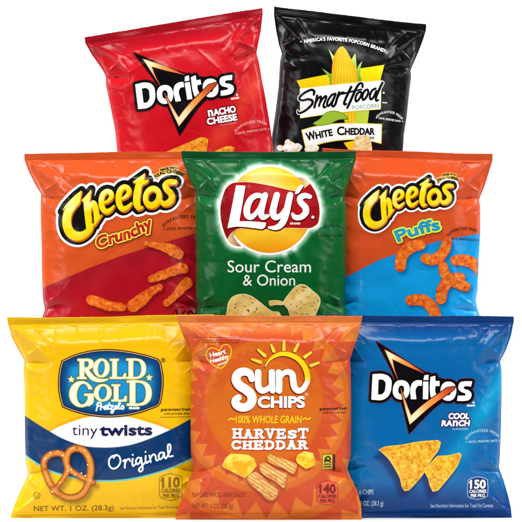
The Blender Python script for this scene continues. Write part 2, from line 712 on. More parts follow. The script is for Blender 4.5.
    def decal(self, name, layers, parent=None, label=None):
        """layers: list of (grid, offset, colour or fn(x,y,d), level)"""
        Vs, Ns, Cs, F, base = [], [], [], {}, 0
        for (g, off, colr, lev) in layers:
            P, sd, faces = contour(g, off, self.clip)
            if len(P) == 0:
                continue
            x, y = P[:, 0], P[:, 1]
            lx, ly = self.to_local(x, y)
            z = self.height(lx, ly) + 0.16 + 0.07 * lev
            Vs.append(self.place(lx, ly, z))
            Ns.append(self.normals(lx, ly))
            c = colr(x, y, sd) if callable(colr) else np.broadcast_to(np.array(colr, float), (len(P), 3))
            Cs.append(lin(c))
            for k, f in faces.items():
                F.setdefault(k, []).append(f + base)
            base += len(P)
        if not Vs:
            return None
        me = build_mesh(name, np.concatenate(Vs), np.concatenate(Ns), np.concatenate(Cs), {k: np.concatenate(v) for k, v in F.items()}, M_INK)
        return self.link(name, me, parent, label)


def sim(anchor_src, anchor_dst, k, deg):
    """similarity: scale k, rotate deg counter-clockwise as seen in the picture"""
    a = math.radians(deg)
    c, s = math.cos(a), math.sin(a)

    def f(x, y):
        dx, dy = (x - anchor_src[0]) * k, (y - anchor_src[1]) * k
        return anchor_dst[0] + dx * c + dy * s, anchor_dst[1] - dx * s + dy * c
    f.k = k
    return f


def ident(x, y):
    return x, y


ident.k = 1.0


def crumb(base, dark, light, seed=0, s1=3.2, s2=1.1, rim=None):
    def f(x, y, d):
        n = fbm(x, y, s1, seed, 3)
        m = vn(x, y, s2, seed + 50)
        c = mix(np.array(base, float), np.array(dark, float), sm(0.5, 0.85, n) * 0.9)
        c = mix(c, np.array(light, float), sm(0.45, 0.15, n) * 0.8)
        c = mix(c, np.array(dark, float), sm(0.72, 0.95, m) * 0.75)
        if rim is not None:
            c = mix(c, np.array(rim, float), sm(-1.3, -0.2, d) * 0.6)
        return c
    return f


def tube(base, dark, light, seed=0, r=4.0):
    """crumbly round stick printed on the bag"""
    cr = crumb(base, dark, light, seed, 3.0, 1.2)

    def f(x, y, d):
        c = cr(x, y, d)
        c = mix(c, np.array(dark, float), sm(-1.3, 0.1, d) * 0.55)
        return c
    return f


def barrel(x0, y0, x1, y1):
    w, h = x1 - x0, y1 - y0
    return [(x0 + .18 * w, y0 + .06 * h), (x0 + .5 * w, y0), (x1 - .18 * w, y0 + .06 * h), (x1 - .02 * w, y0 + .15 * h), (x1, y0 + .5 * h),
            (x1 - .02 * w, y1 - .15 * h), (x1 - .18 * w, y1 - .06 * h), (x0 + .5 * w, y1), (x0 + .18 * w, y1 - .06 * h), (x0 + .02 * w, y1 - .15 * h),
            (x0, y0 + .5 * h), (x0 + .02 * w, y0 + .15 * h)]


def rect(x0, y0, x1, y1):
    return [(x0, y0), (x1, y0), (x1, y1), (x0, y1)]


def calorie_badge(bag, num, box, fill, line, ink):
    x0, y0, x1, y1 = box
    w, h = x1 - x0, y1 - y0
    g = Shape().poly(barrel(*box)).grid(0.3, 2)
    layers = []
    if fill is not None:
        layers.append((g, 0.0, fill, 0))
    ring = Shape().stroke(barrel(*box), 0.32, smooth=False, closed=True).grid(0.22, 1.0)
    layers.append((ring, 0, line, 1))
    b = bag.decal('calorie_badge', layers)
    t = Shape().text(num, [(x0 + .14 * w, y0 + .50 * h), (x1 - .13 * w, y0 + .50 * h)], .35 * h)
    fx = x0 + .17 * w
    t.stroke([(fx, y0 + .175 * h), (fx - .045 * w, y0 + .225 * h), (fx - .075 * w, y0 + .245 * h)], 0.35, smooth=False)
    g1 = t.grid(0.22, 1.5)
    t2 = Shape().text('CALORIES', [(x0 + .09 * w, y0 + .70 * h), (x1 - .08 * w, y0 + .70 * h)], .135 * h)
    t2.text('PER PKG', [(x0 + .17 * w, y0 + .89 * h), (x1 - .15 * w, y0 + .89 * h)], .135 * h)
    bag.decal('badge_lettering', [(g1, 0.45, ink, 2), (t2.grid(0.2, 1.2), 0.14, ink, 2)], b)


def fresh_arc(bag, arc, line, ink, words2='UNTIL PRINTED DATE', h=2.5, words1='GUARANTEED FRESH', bold=0.12):
    t = Shape().text(words1, arc, h, space=1.25)
    t.text(words2, line, h * 0.86, space=1.2)
    for q in (line[0], line[-1]):
        e = 2.2 if q is line[0] else -2.2
        t.ell(q[0] - e, q[1] - 1, 0.55, 0.55, n=10)
    bag.decal('freshness_text', [(t.grid(0.2, 1.0), bold * 0.6, ink, 0)])


# ------------------------------------------------------------------ tortilla chip bags (red and blue)


def tortilla_logo(bag, fn, brand_xy=True):
    tri = Shape().poly([(375.5, 341), (438, 377), (462, 383), (462, 390), (437, 404), (420, 420), (408, 433), (401, 403), (394, 378)])
    w = Shape()
    w.poly([(372.3, 373.8), (383, 373.8), (387.6, 375.8), (390.2, 379.6), (390.4, 385), (389.2, 391.5), (386.4, 396), (382, 398.6), (371, 398.6)])
    w.poly([(377.6, 378.6), (382.4, 378.8), (385, 381.5), (385, 386), (384, 391), (381, 393.9), (376.9, 394)], sub=True)
    w.ell(400.3, 389, 8.0, 9.3, 0.12, pw=2.3)
    w.ell(400.3, 389, 3.2, 4.6, 0.12, pw=2.3, sub=True)
    w.ell(447.2, 390.4, 7.6, 9.2, 0.1, pw=2.3)
    w.ell(447.2, 390.4, 3.0, 4.5, 0.1, pw=2.3, sub=True)
    w2 = Shape()
    w2.poly([(410, 398), (410, 386), (411.8, 382), (415.6, 379.8), (420.6, 379.8), (420.6, 384.6), (417, 384.8), (415, 387), (415, 398)])
    w2.poly([(422, 398), (422.3, 381), (427, 381), (426.8, 398)])
    w2.poly([(422.6, 379), (423.6, 374.8), (427.2, 374.2), (427, 379)])
    w2.poly([(429.5, 376.5), (434, 375.3), (434, 380.5), (438.2, 380.5), (438.2, 385), (434, 385), (434, 391.5), (435, 393.7), (438.2, 393.9), (438.2, 398.2), (433, 398.2), (430.2, 396.5), (429.3, 392.5)])
    w2.poly([(457.5, 385.5), (459.5, 381.8), (463, 381), (470.8, 381), (469.8, 385.6), (463, 385.8), (462, 387), (463, 388.3), (467.5, 390), (470, 392.5), (469.8, 396.3), (467.5, 399), (464, 399.8),
             (456.2, 399.8), (457, 395.2), (464, 395.2), (465, 393.8), (464, 392.5), (460.5, 391), (458, 388.8)])
    o1 = Shape().poly([(384.2, 349.2), (404, 360), (423.5, 372.6), (404, 364.5), (391.7, 358.6), (393.5, 368), (397, 379)], corner=12)
    o2 = Shape().poly([(399.6, 387), (404.5, 400), (408.3, 410), (410, 414.5), (418, 407), (446, 387), (454.8, 385.8), (452, 389.3), (430, 405), (408.8, 423.5), (404.5, 408)], corner=14)
    T = Shape()
    T.add, T.sub = tri.add, tri.sub
    gt = tri.xf(fn).grid(0.35, 3)
    ww = Shape()
    ww.add = w.add + w2.add
    gw_all = None
    # letters need their own counters: evaluate the two groups apart
    ga, gb = w.xf(fn), w2.xf(fn)
    both = Shape()
    both.add = ga.add + gb.add
    back = both.grid(0.3, 5.5)
    g1, g2 = ga.grid(0.25, 1.5), gb.grid(0.25, 1.5)
    k = fn.k
    bag.shadows.append((back, -0.5, 2.5, 5.0, 0.35, (0, 0, 20) if bag.blue else (90, 0, 10)))

    def hot(cx, cy, far):
        q = fn(np.array(float(cx)), np.array(float(cy)))

        def f(x, y, d):
            r = np.hypot(x - q[0], y - q[1]) / far
            c = mix(np.array([255, 236, 190.]), np.array([250, 150, 70.]), sm(0.05, 0.5, r))
            c = mix(c, np.array([190, 60, 25.]), sm(0.45, 1.0, r))
            return mix(c, np.array([225, 95, 30.]), sm(-0.8, 0, d) * 0.55)
        return f
    lg = bag.decal('brand_logo', [(gt, 0.6, (95, 12, 22), 0), (back, 3.3, (95, 12, 22), 1), (gt, 0.0, (6, 4, 8), 2), (back, 2.7, (6, 4, 8), 3),
                                  (o1.xf(fn).grid(0.25, 1.5), 0.15, hot(387, 353, 44), 4)])
    bag.decal('logo_lettering', [(g1, 0.35, (252, 252, 252), 5), (g2, 0.3, (252, 252, 252), 5)], lg)
    bag.decal('logo_flash', [(o2.xf(fn).grid(0.25, 1.5), 0.9, (10, 4, 6), 6), (o2.xf(fn).grid(0.25, 1.5), 0.1, hot(411, 418, 52), 7)], lg)
    t = Shape().text('BRAND', [fn(466.0, 405.6), fn(474.0, 405.6)], 1.6).xf(ident)
    t.ell(*fn(472.5, 401.8), 0.9, 0.9, n=12)
    bag.decal('brand_mark', [(t.grid(0.2, 1.0), 0.2, (250, 235, 235), 0)])


grp = 'small snack bags stood up in three rows'

# profiles of the tall sides; the hidden lower ends follow the bags one can see whole
# ---- red bag, back row
red = Bag('red tortilla chip bag tilted to the left, NACHO CHEESE, back row', (206.7, 222.8), 9.4, 203,
          [(84.5, 36), (85.2, 43), (92, 55), (102, 69), (105.8, 76), (106, 85), (110, 105), (115, 130), (117, 150), (122, 178), (122, 192), (112, 215), (116, 238)],
          [(262.3, 8), (262.8, 13), (261, 30), (258, 45), (256.5, 53), (259, 62), (262, 80), (265, 95), (270, 125), (273.5, 150), (277, 170), (290, 190), (297, 208)],
          0.150, 11, grp, creases=[((240, 15), (246, 28), 1.6, 3), ((250, 12), (236, 40), 1.4, 3.5)])
red.blue = False
red_fn = sim((371, 398.5), (139, 109.5), 0.976, 9.8)


def red_art(x, y):
    c = np.zeros(x.shape + (3,)) + (202, 14, 30)
    lx, ly = red.to_local(x, y)
    # orange flash behind the lower right corner
    d = ((x - 262) * 0.62 + (y - 82) * 0.78)      # along
    n = ((x - 262) * 0.78 - (y - 82) * -0.0)
    ax, ay, bx, by = 268., 66., 212., 150.
    vx, vy = bx - ax, by - ay
    h = np.clip(((x - ax) * vx + (y - ay) * vy) / (vx * vx + vy * vy), 0, 1)
    dd = np.hypot(x - ax - h * vx, y - ay - h * vy)
    c = mix(c, np.array([228, 92, 48.]), 0.62 * np.exp(-(dd / 10) ** 2) * (0.4 + 0.6 * vn(x, y, 22, 3)))
    dd = np.hypot(x - 252, (y - 58) * 1.2)
    c = mix(c, np.array([170, 70, 40.]), 0.4 * np.exp(-(dd / 12) ** 2))
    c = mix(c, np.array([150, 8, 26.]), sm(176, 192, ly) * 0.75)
    return c


tortilla_logo(red, red_fn)
g = Shape().text('n', [(209.2, 117.3), (213.4, 116.6)], 8.6).text('ACHO', [(214.6, 116.4), (236, 112.6)], 6.0)
g.text('CHEESE', [(208.2, 125.6), (237.3, 120.6)], 6.0)
gg = g.grid(0.22, 3)
red.decal('flavor_name', [(gg, 1.5, (125, 8, 24), 0), (gg, 0.42, (252, 248, 248), 1)])
red.decal('flavored_note', [(Shape().text('FLAVORED', [(221, 127), (237, 124.2)], 1.9).grid(0.2, 1), 0.05, (235, 130, 130), 0)])
fresh_arc(red, [(236, 133), (242, 127.5), (250, 124.4), (259, 123.3), (266, 125.8)], [(238, 135.2), (266.6, 130.2)], (244, 170, 160))
for i, p in enumerate(([(166, 153), (176, 148.6), (190, 143), (205, 138.3), (208.6, 140), (208, 146), (204, 160), (190, 190)], [(206, 158), (219, 150), (231, 146.8), (235, 148.5), (232, 158), (220, 180)])):
    gc = Shape().poly(p).grid(0.35, 6)
    red.shadows.append((gc, -2, 3, 3, 0.5, (110, 5, 15)))
    red.decal('pictured_chip', [(gc, 0, crumb((244, 170, 50), (212, 104, 20), (255, 216, 90), 7 + i, 2.6, .9), 0)])
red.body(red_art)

# ---- blue bag, front row
blue = Bag('blue tortilla chip bag, COOL RANCH, right end of the front row', (421.5, 518.4), -0.4, 203,
           [(325, 315), (326, 321), (330, 335), (336, 350), (340, 361), (339, 370), (339, 387), (339, 430), (340, 455), (341.5, 468), (337, 480), (333, 495), (329.5, 508), (329, 518)],
           [(514, 315), (514, 321), (511, 336), (506, 350), (500, 361.5), (501.5, 370), (501.8, 387), (501, 430), (500, 455), (499, 468), (503.5, 480), (508, 495), (511, 508), (512, 518)],
           0.020, 23, grp)
blue.blue = True


def blue_art(x, y):
    c = np.zeros(x.shape + (3,)) + (0, 98, 162)
    ax, ay, bx, by = 515., 360., 445., 470.
    vx, vy = bx - ax, by - ay
    h = np.clip(((x - ax) * vx + (y - ay) * vy) / (vx * vx + vy * vy), 0, 1)
    dd = np.hypot(x - ax - h * vx, y - ay - h * vy)
    c = mix(c, np.array([0, 168, 212.]), 0.95 * np.exp(-(dd / 11) ** 2) * (0.35 + 0.65 * vn(x, y, 24, 8)))
    dd = np.hypot(x - 345, (y - 440) * .35)
    c = mix(c, np.array([0, 132, 196.]), 0.7 * np.exp(-(dd / 18) ** 2))
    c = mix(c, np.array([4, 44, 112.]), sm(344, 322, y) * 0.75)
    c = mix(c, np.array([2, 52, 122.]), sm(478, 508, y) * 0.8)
    return c


tortilla_logo(blue, ident)
g = Shape().text('COOL', [(447.4, 417.8), (467.6, 417.8)], 5.3, shear=0.12)
g.text('RA', [(440.5, 424.9), (450.6, 424.9)], 5.3, shear=0.12).text('n', [(451.8, 424.9), (456.2, 424.9)], 7.6, shear=0.08).text('CH', [(457.4, 424.9), (468, 424.9)], 5.3, shear=0.12)
gg = g.grid(0.22, 3)
blue.decal('flavor_name', [(gg, 1.35, (60, 22, 80), 0), (gg, 0.42, (252, 248, 252), 1)])
blue.decal('flavored_note', [(Shape().text('FLAVORED', [(451.5, 429), (467, 429)], 1.9).grid(0.2, 1), 0.05, (150, 200, 235), 0)])
fresh_arc(blue, [(465.5, 439), (470, 434), (477, 431.4), (486, 431.2), (492.5, 433.2), (497.4, 437)], [(467.5, 441.9), (496.8, 441.4)], (170, 215, 240))
chips = [[(377.8, 448.8), (380, 447.2), (400, 443.5), (420, 440), (436.7, 438.8), (439.8, 441), (438.5, 446.5), (430, 459.5), (423, 471.7), (415, 482), (408.5, 489.2), (404, 490.2), (401.7, 487), (399, 477.5), (393, 466), (386.7, 456.7)],
         [(430, 461), (436, 454.6), (447, 454), (458.3, 451.5), (460.6, 454), (458, 461.7), (445, 480), (437.5, 489.4), (432, 490.8), (429, 485), (426.7, 476.7), (423.5, 471)]]
g1 = Shape().poly(chips[1], corner=33).grid(0.35, 7)
g0 = Shape().poly(chips[0], corner=33).grid(0.35, 7)
for gq in (g0, g1):
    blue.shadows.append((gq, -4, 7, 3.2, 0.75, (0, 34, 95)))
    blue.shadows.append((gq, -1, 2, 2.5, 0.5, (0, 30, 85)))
blue.decal('pictured_chip', [(g1, 0, crumb((240, 182, 44), (206, 124, 26), (255, 228, 96), 31, 2.6, 0.9, (250, 222, 110)), 0)])


def sh_over(x, y, d):
    return np.broadcast_to(np.array([120., 60, 12]), x.shape + (3,))


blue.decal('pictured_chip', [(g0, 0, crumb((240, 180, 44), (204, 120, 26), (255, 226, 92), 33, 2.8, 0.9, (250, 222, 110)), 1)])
calorie_badge(blue, '150', (466.6, 475.8, 487.2, 498.9), (4, 40, 105), (170, 205, 235), (250, 252, 255))
t = Shape().text('TORTILLA CHIPS', [(342.5, 493.7), (373, 493.7)], 5.0).text('NET WT. 1 OZ. (28.3 g)', [(342.5, 505.2), (383, 505.2)], 4.8)
blue.decal('weight_text', [(t.grid(0.2, 1.2), 0.08, (190, 212, 236), 0)])
t = Shape().text('See Nutrition Information for Total Fat Content', [(430, 507), (493, 507)], 3.9)
blue.decal('nutrition_note', [(t.grid(0.2, 1.2), 0.06, (160, 190, 222), 0)])
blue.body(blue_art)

# ------------------------------------------------------------------ black popcorn bag
black = Bag('black popcorn bag tilted to the right, WHITE CHEDDAR, back row', (327.4, 217.2), -6.4, 203,
            [(274, 7), (274, 15), (276, 30), (279, 45), (282, 53), (280, 62), (278.5, 87), (275, 115), (272, 135), (270.5, 150), (268, 165), (258, 178), (250, 195), (243, 212)],
            [(426.3, 24), (426, 30), (423, 40), (418, 53), (410.5, 70), (411.2, 77), (409, 95), (407, 115), (404, 135), (403, 150), (400, 172), (401, 185), (408, 205), (411, 226)],
            0.176, 37, grp)


def black_art(x, y):
    return np.zeros(x.shape + (3,)) + (3, 3, 6)


t = Shape().text("AMERICA'S FAVORITE POPCORN BRAND!", [(304, 43.8), (318, 41.9), (334, 41.6), (350, 43.3), (366, 46.9), (384.5, 53.4)], 3.2, space=1.08)
t.ell(300.8, 42.6, 0.5, 0.5, n=10)
t.ell(386.4, 53.4, 0.5, 0.5, n=10)
black.decal('tagline', [(t.grid(0.2, 1.2), 0.2, (248, 248, 248), 0)])


def kern(x, y, d):
    cx = 343 + (y - 50) * 0.02
    w = 6 + np.clip((y - 48) / 35, 0, 1) * 8
    u = (x - cx) / w
    col = np.sin(u * 13.5)
    row = np.sin((y + 1.5 * u * u) * 2.9 + np.floor(u * 13.5 / math.pi) * 1.7)
    k = sm(0.2, 1.0, np.abs(col)) * sm(-0.9, 0.2, row)
    c = mix(np.array([212, 150, 8.]), np.array([255, 224, 40.]), 0.35 + 0.65 * k)
    return mix(c, np.array([226, 160, 10.]), sm(0.55, 1.05, np.abs(u)) * 0.6)


rib = Shape().poly([(296.4, 81.4), (325, 76), (345, 73), (345, 88), (300.7, 89.8)]).poly([(345, 72), (383.7, 65.8), (379.3, 82.5), (345, 88)])
cob = Shape().poly([(340.5, 47.6), (345.3, 50.5), (351.2, 61.5), (355.5, 70), (357.2, 80), (357, 95), (331, 95), (330.9, 84), (332, 65), (334.9, 54.5)], smooth=True)
hl = Shape().poly([(328.1, 49.6), (331, 54), (334.6, 59.5), (333.2, 68), (331.5, 60)]).poly([(321.6, 69.6), (327, 73), (331.2, 76.5), (332, 90), (329.3, 90), (329, 80)])
hr = Shape().poly([(354.8, 54.3), (355.6, 62), (356.2, 71), (353, 66), (350.4, 61.5)]).poly([(361.9, 62.2), (360, 68), (359.6, 75), (360.5, 84), (356.8, 88), (356, 72), (358, 66.5)])
gl = hl.grid(0.22, 1.2)
gr = hr.grid(0.22, 1.2)


def leafc(x, y, d):
    return mix(np.array([205, 232, 130.]), np.array([110, 165, 40.]), np.clip((y - 56) / 26, 0, 1))


low = Shape().poly([(352, 112), (369, 108), (366.5, 127), (350, 128)])
cob2 = Shape().poly([(341, 110), (356, 108), (353.5, 127), (345, 127)])
leaf = Shape().poly([(312.6, 124.5), (319, 120), (325.5, 113.5), (334, 111.7), (342, 114), (348.3, 119.6), (338, 121), (329.5, 125), (320, 126.6)], smooth=True)
corn = black.decal('corn_picture', [(rib.grid(0.3, 1.2), 0, lambda x, y, d: mix(np.array([255, 222, 0.]), np.array([238, 190, 10.]), sm(70, 90, y) * 0.6), 0),
                                    (gl, 0, leafc, 1), (gr, 0, leafc, 1), (cob.grid(0.25, 1.2), 0, kern, 2), (low.grid(0.3, 1.2), 0, (196, 214, 62), 0), (cob2.grid(0.25, 1.2), 0, kern, 1)])
black.decal('leaf', [(leaf.grid(0.25, 1.2), 0, lambda x, y, d: mix(np.array([178, 208, 60.]), np.array([98, 150, 35.]), sm(-1.8, 0, d)), 6)], corn)
ban = Shape().poly([(299.4, 89.2), (340, 85), (381, 81), (380.2, 110.3), (340, 113.8), (299.8, 119.2)])
gb = ban.grid(0.3, 1.5)
s = Shape()
s.stroke([(313.4, 95.6), (313.8, 92.4), (311, 90.8), (305, 93.3), (300, 97.3), (299.4, 100.2), (303, 101.2), (308, 100.2), (311.8, 101.6), (311.8, 105), (307, 110), (302, 113), (298.3, 113.8), (297.6, 111.6)], [1.1, 1.3, 1.2, 1.1, 1.2, 1.2, 1.1, 1.2, 1.2, 1.2, 1.1, 1.1, 0.9, 0.6])
s.stroke([(316.8, 96.6), (315.6, 102), (314, 108.3)], 1.1)
s.stroke([(315, 104.5), (317.5, 100), (320, 97.6), (320.6, 99.4), (318.6, 107)], 1.0)
s.stroke([(319.3, 104.2), (322, 100), (325, 97.2), (325.8, 98.8), (323.2, 105.5), (323.4, 108.3), (325, 108)], 1.0)
s.stroke([(335, 95), (331.3, 96.2), (327.6, 101.4), (326.6, 105.8), (328, 107), (331.3, 103.3), (334.8, 96.2), (332, 103), (331.4, 106.3), (332.8, 107.6), (334.4, 106)], 1.05)
s.stroke([(338.6, 93.6), (337, 98), (335, 105)], 1.15)
s.stroke([(336.2, 100), (339, 95.8), (342, 93.6), (344.2, 94.4)], 1.0)
s.stroke([(350.6, 88.2), (347, 95.5), (343.8, 103), (344, 105.6), (346, 105)], [1.2, 1.2, 1.2, 1.1, .8])
s.stroke([(341.5, 95.4), (350, 93), (361, 90.5)], [0.7, 0.85, 0.7])
s.stroke([(361.8, 88), (361.6, 85), (359.2, 84.6), (356, 88.6), (352.6, 96), (349, 104), (346.6, 109)], [1.1, 1.0, 1.1, 1.2, 1.25, 1.2, 1.0])
s.stroke([(360.2, 93), (357, 94.3), (354.9, 98.7), (355.4, 102.4), (358.2, 100.6), (360.6, 96)], 1.05, closed=True)
s.stroke([(366.8, 90.8), (363.8, 92.3), (361.7, 97), (362.4, 101), (365.2, 98.8), (367.5, 94)], 1.05, closed=True)
s.stroke([(374.8, 89.6), (371.4, 91.6), (369.2, 96.5), (370, 100.4), (372.8, 98.2), (375.6, 92)], 1.05)
s.stroke([(381.8, 83.8), (378.8, 90), (375.4, 98), (375.6, 101.6), (377.8, 101)], [1.25, 1.2, 1.2, 1.1, .8])
gs = s.grid(0.2, 2)
lg = black.decal('brand_logo', [(gb, 0.0, lambda x, y, d: mix(np.array([255, 255, 255.]), np.array([240, 210, 60.]), sm(-0.7, -0.3, d)), 4)])
black.decal('logo_lettering', [(gs, 0.8, (250, 250, 250), 5), (gs, 0.05, (8, 8, 10), 6)], lg)
t = Shape().text('POPCORN', [(351.8, 111), (378.2, 108.6)], 4.2)
black.decal('popcorn_word', [(t.grid(0.2, 1), 0.0, (112, 168, 130), 5)], lg)
t = Shape().ell(383, 93.8, .9, .9, n=12).text('BRAND', [(382, 104), (386.5, 104.2)], 1.1)
black.decal('brand_mark', [(t.grid(0.2, 1), 0.1, (240, 240, 240), 0)])
ban2 = Shape().poly([(301, 130.6), (312, 127.6), (325, 125.2), (345, 123.8), (381.5, 124.6), (380.9, 144.6), (368, 141.8), (352, 140.8), (335, 142), (320, 145), (305.5, 150), (303, 140)])
g2 = ban2.grid(0.3, 1.2)
fb = black.decal('flavor_banner', [(g2, 0.0, lambda x, y, d: mix(np.array([255, 255, 252.]), np.array([238, 206, 50.]), sm(-1.0, -0.5, d)), 4)])
t = Shape().text('W', [(307.2, 141.6), (315.6, 139.4)], 7.9)
t.text('HITE', [(316, 139.5), (332.2, 136.3)], 6.3)
t.text('C', [(337, 136), (343.8, 135.6)], 7.9)
t.text('HEDDAR', [(344.7, 135.6), (373.6, 135.3)], 6.3)
gt = t.grid(0.2, 1.5)
black.decal('flavor_name', [(gt, 0.38, (10, 10, 12), 5), (Shape().text('CHEESE', [(364, 139.3), (373.5, 139.6)], 1.9).grid(0.2, 1), 0.1, (20, 20, 22), 5)], fb)
fresh_arc(black, [(376.8, 118.6), (381, 115), (388, 113.8), (395.5, 115.6), (401.5, 120)], [(378, 119.8), (400, 122.6)], (240, 240, 240), h=2.2)
rnd = random.Random(12)
for (cx, cy, n, w) in ((290.5, 147.5, 30, 10.5), (312, 150.5, 16, 6.5)):
    lay = []
    for i in range(n):
        a = rnd.uniform(0, 2 * math.pi)
        q = math.sqrt(i / n)
        ex, ey = cx + w * (1 - q * .75) * math.cos(a), cy + w * .55 * (1 - q * .7) * math.sin(a)
        r = rnd.uniform(1.9, 3.6)
        g = Shape().ell(ex, ey, r * rnd.uniform(.9, 1.3), r, rnd.uniform(0, 3), n=18).grid(0.25, 1.2)

        def popc(x, y, d, ex=ex, ey=ey, r=r):
            h = ((x - ex) * .5 + (y - ey)) / r
            c = mix(np.array([255, 254, 250.]), np.array([222, 210, 184.]), sm(-0.1, 1.1, h))
            c = mix(c, np.array([238, 205, 120.]), 0.45 * sm(.55, .8, vn(x, y, 2.2, 7)))
            return mix(c, np.array([176, 160, 132.]), sm(-0.45, -0.05, d) * 0.45)
        lay.append((g, 0, popc, 7 + i * .1))
    black.decal('pictured_popcorn', lay)
ch = Shape().poly([(354.8, 138.4), (361, 136.2), (367.6, 137), (370.6, 143), (370, 155), (352.6, 155), (353, 146)], smooth=True)
black.decal('pictured_cheese', [(Shape().poly([(343, 143.6), (353.2, 141.6), (354, 152), (349, 152)]).grid(0.3, 1), 0, (250, 205, 20), 1), (ch.grid(0.3, 1.2), 0, crumb((240, 212, 150), (212, 166, 92), (252, 240, 204), 15, 2.4, 1.0), 8)])
black.body(black_art)

# ------------------------------------------------------------------ orange cheese snack bags


def cheesy_logo(bag, fn):
    w = Shape()
    # C
    w.poly([(82.7, 190.4), (81.6, 198), (80.8, 203), (76.5, 208.5), (73.2, 214), (72, 220), (73.2, 227), (77, 231), (82.5, 231.6), (87.6, 228.6), (91, 225), (95, 223.2), (93.5, 230.5), (88, 237), (80, 240.8),
            (72.5, 239.4), (66.5, 234.5), (63.6, 227), (63.2, 218.3), (65.2, 210.8), (67, 207.6), (62.6, 211.8), (66, 206), (70.5, 201), (76, 195.5)])
    # h
    w.poly([(82, 201), (87, 195.6), (92.4, 189.4), (91.4, 197), (91, 203.5), (93.5, 200.3), (96.8, 201.6), (98.8, 206), (99.8, 212), (100.8, 216), (104, 213.8), (101.5, 218), (95.2, 227), (94.8, 219), (93.8, 210.5),
            (92.8, 207.5), (92.2, 212), (92.8, 222), (92, 229), (87.3, 228.6), (85.9, 218.3), (84.6, 206), (84.4, 202)])
    # e e
    w.stroke([(104.2, 203.2), (108.6, 201.4), (112, 197.3), (111.6, 193), (107.6, 191.7), (103.8, 194.6), (102.3, 200.5), (103.2, 208), (107, 211.6), (111.2, 210), (115, 205.8)], [1.0, 1.6, 2.2, 2.5, 2.5, 2.6, 2.8, 2.8, 2.6, 2.0, 0.8])
    w.stroke([(121, 199.6), (125.6, 197.6), (129.4, 193.2), (129, 188.8), (125, 187.2), (121, 190.4), (119.3, 197), (120, 204.6), (123.6, 209), (128, 207.6), (132.6, 203)], [1.0, 1.6, 2.3, 2.5, 2.6, 2.7, 2.9, 2.9, 2.7, 2.1, 0.8])
    # t
    w.poly([(145.6, 173), (144.8, 178), (144.4, 180.6), (149.8, 179.8), (147.6, 183), (143, 185.8), (141.6, 193), (140.6, 201), (141, 206), (144.6, 206.6), (142.6, 209.4), (138.6, 210.8), (135, 207), (133.8, 198), (134.8, 190),
            (136.6, 183.6), (132.8, 182.6), (139, 178)])
    # o
    w.ell(152.9, 197.4, 9.3, 11.6, 0.25)
    w.ell(152.7, 197.0, 3.9, 5.4, 0.35, sub=True)
    # s
    w.stroke([(175.4, 182), (169.5, 182.2), (165.6, 185.3), (167, 189.6), (171.2, 193.4), (172, 198.6), (168.6, 203), (164, 203.8), (161.8, 201)], [2.4, 2.8, 2.8, 2.9, 3.1, 3.1, 3.0, 2.6, 1.4])
    L = w.xf(fn)
    # the o's counter must not cut its neighbours
    g = L.grid(0.28, 8)
    fill = Shape()
    fill.add = list(L.add)
    plug = Shape().poly([(80, 196), (86, 200), (88, 230), (76, 233), (70, 222), (74, 208)]).poly([(90, 200), (100, 205), (97, 226), (90, 226)]).xf(fn)
    fill.add += plug.add
    gf = fill.grid(0.35, 9)
    k = fn.k
    bag.shadows.append((gf, 2.2, 3.2, 9.0, 0.75, (95, 25, 10)))
    q0, q1 = fn(np.array(63.), np.array(240.)), fn(np.array(176.), np.array(178.))

    def yel(x, y, d):
        n = vn(x, y, 9 * k, 4)
        base_y = q0[1] + (x - q0[0]) * (q1[1] - q0[1]) / (q1[0] - q0[0]) - 8
        rel = (y - base_y) / (30 * k)
        c = mix(np.array([255, 222, 8.]), np.array([255, 246, 170.]), sm(-0.15, -0.5, rel) * (0.4 + 0.5 * n))
        c = mix(c, np.array([255, 244, 150.]), sm(0.62, 0.8, n) * 0.5)
        return mix(c, np.array([255, 190, 0.]), sm(0.2, 0.7, rel) * 0.45)
    sh = fn.k
    shift = Grid(g.x0 + 0.9 * sh, g.y0 + 1.5 * sh, g.st, g.D, g.M)
    lg = bag.decal('brand_logo', [(gf, 6.4 * k, (253, 253, 253), 0), (gf, 4.1 * k, (14, 8, 8), 1)])
    bag.decal('logo_lettering', [(shift, 0.1, (205, 105, 18), 2), (g, -0.1, yel, 3)], lg)


def orange_split(bag, line, top, bottom, seed):
    lx = [p[0] for p in line]
    ly = [p[1] for p in line]

    def art(x, y):
        yb = np.interp(x, lx, ly)
        c = mix(np.array(top, float), np.array(bottom[0], float), sm(-0.35, 0.35, y - yb))
        # deeper lower colour near the split on the printed panel
        c = mix(c, np.array(bottom[1], float), sm(0.5, 30, y - yb) * 0.8)
        return c
    return art


crun = Bag('orange and red bag of crunchy cheese sticks, left end of the middle row', (119.6, 355.3), 0.5, 203,
           [(24.2, 153), (24.5, 160), (28.5, 171), (36, 186), (41.2, 194), (40.6, 204), (40.8, 222), (41.6, 245), (42, 280), (43, 300), (45, 309.5), (42, 318), (36, 333), (33, 345), (32, 355)],
           [(215, 152), (214.5, 160), (210, 172), (203, 186), (198, 194), (199, 204), (199, 222), (199, 245), (199, 280), (199, 300), (197, 309), (200, 318), (206, 333), (210, 345), (211, 355)],
           0.095, 51, grp)
cheesy_logo(crun, ident)
path = [(99.6, 249.2), (108, 245.2), (117, 242.2), (128, 239.2), (138, 235.2), (146, 231), (153, 227.4)]
t = Shape().text('Crunchy', path, 10.8, shear=0.18)
gt = t.grid(0.25, 4.5)
crun.shadows.append((gt, 1.6, 2.2, 4.0, 0.8, (70, 15, 5)))
crun.decal('product_name', [(gt, 2.7, (70, 14, 8), 0), (gt, 2.0, (252, 220, 70), .5), (gt, 0.62, lambda x, y, d: mix(np.array([176, 14, 34.]), np.array([200, 60, 36.]), vn(x, y, 5, 3)), 1)])
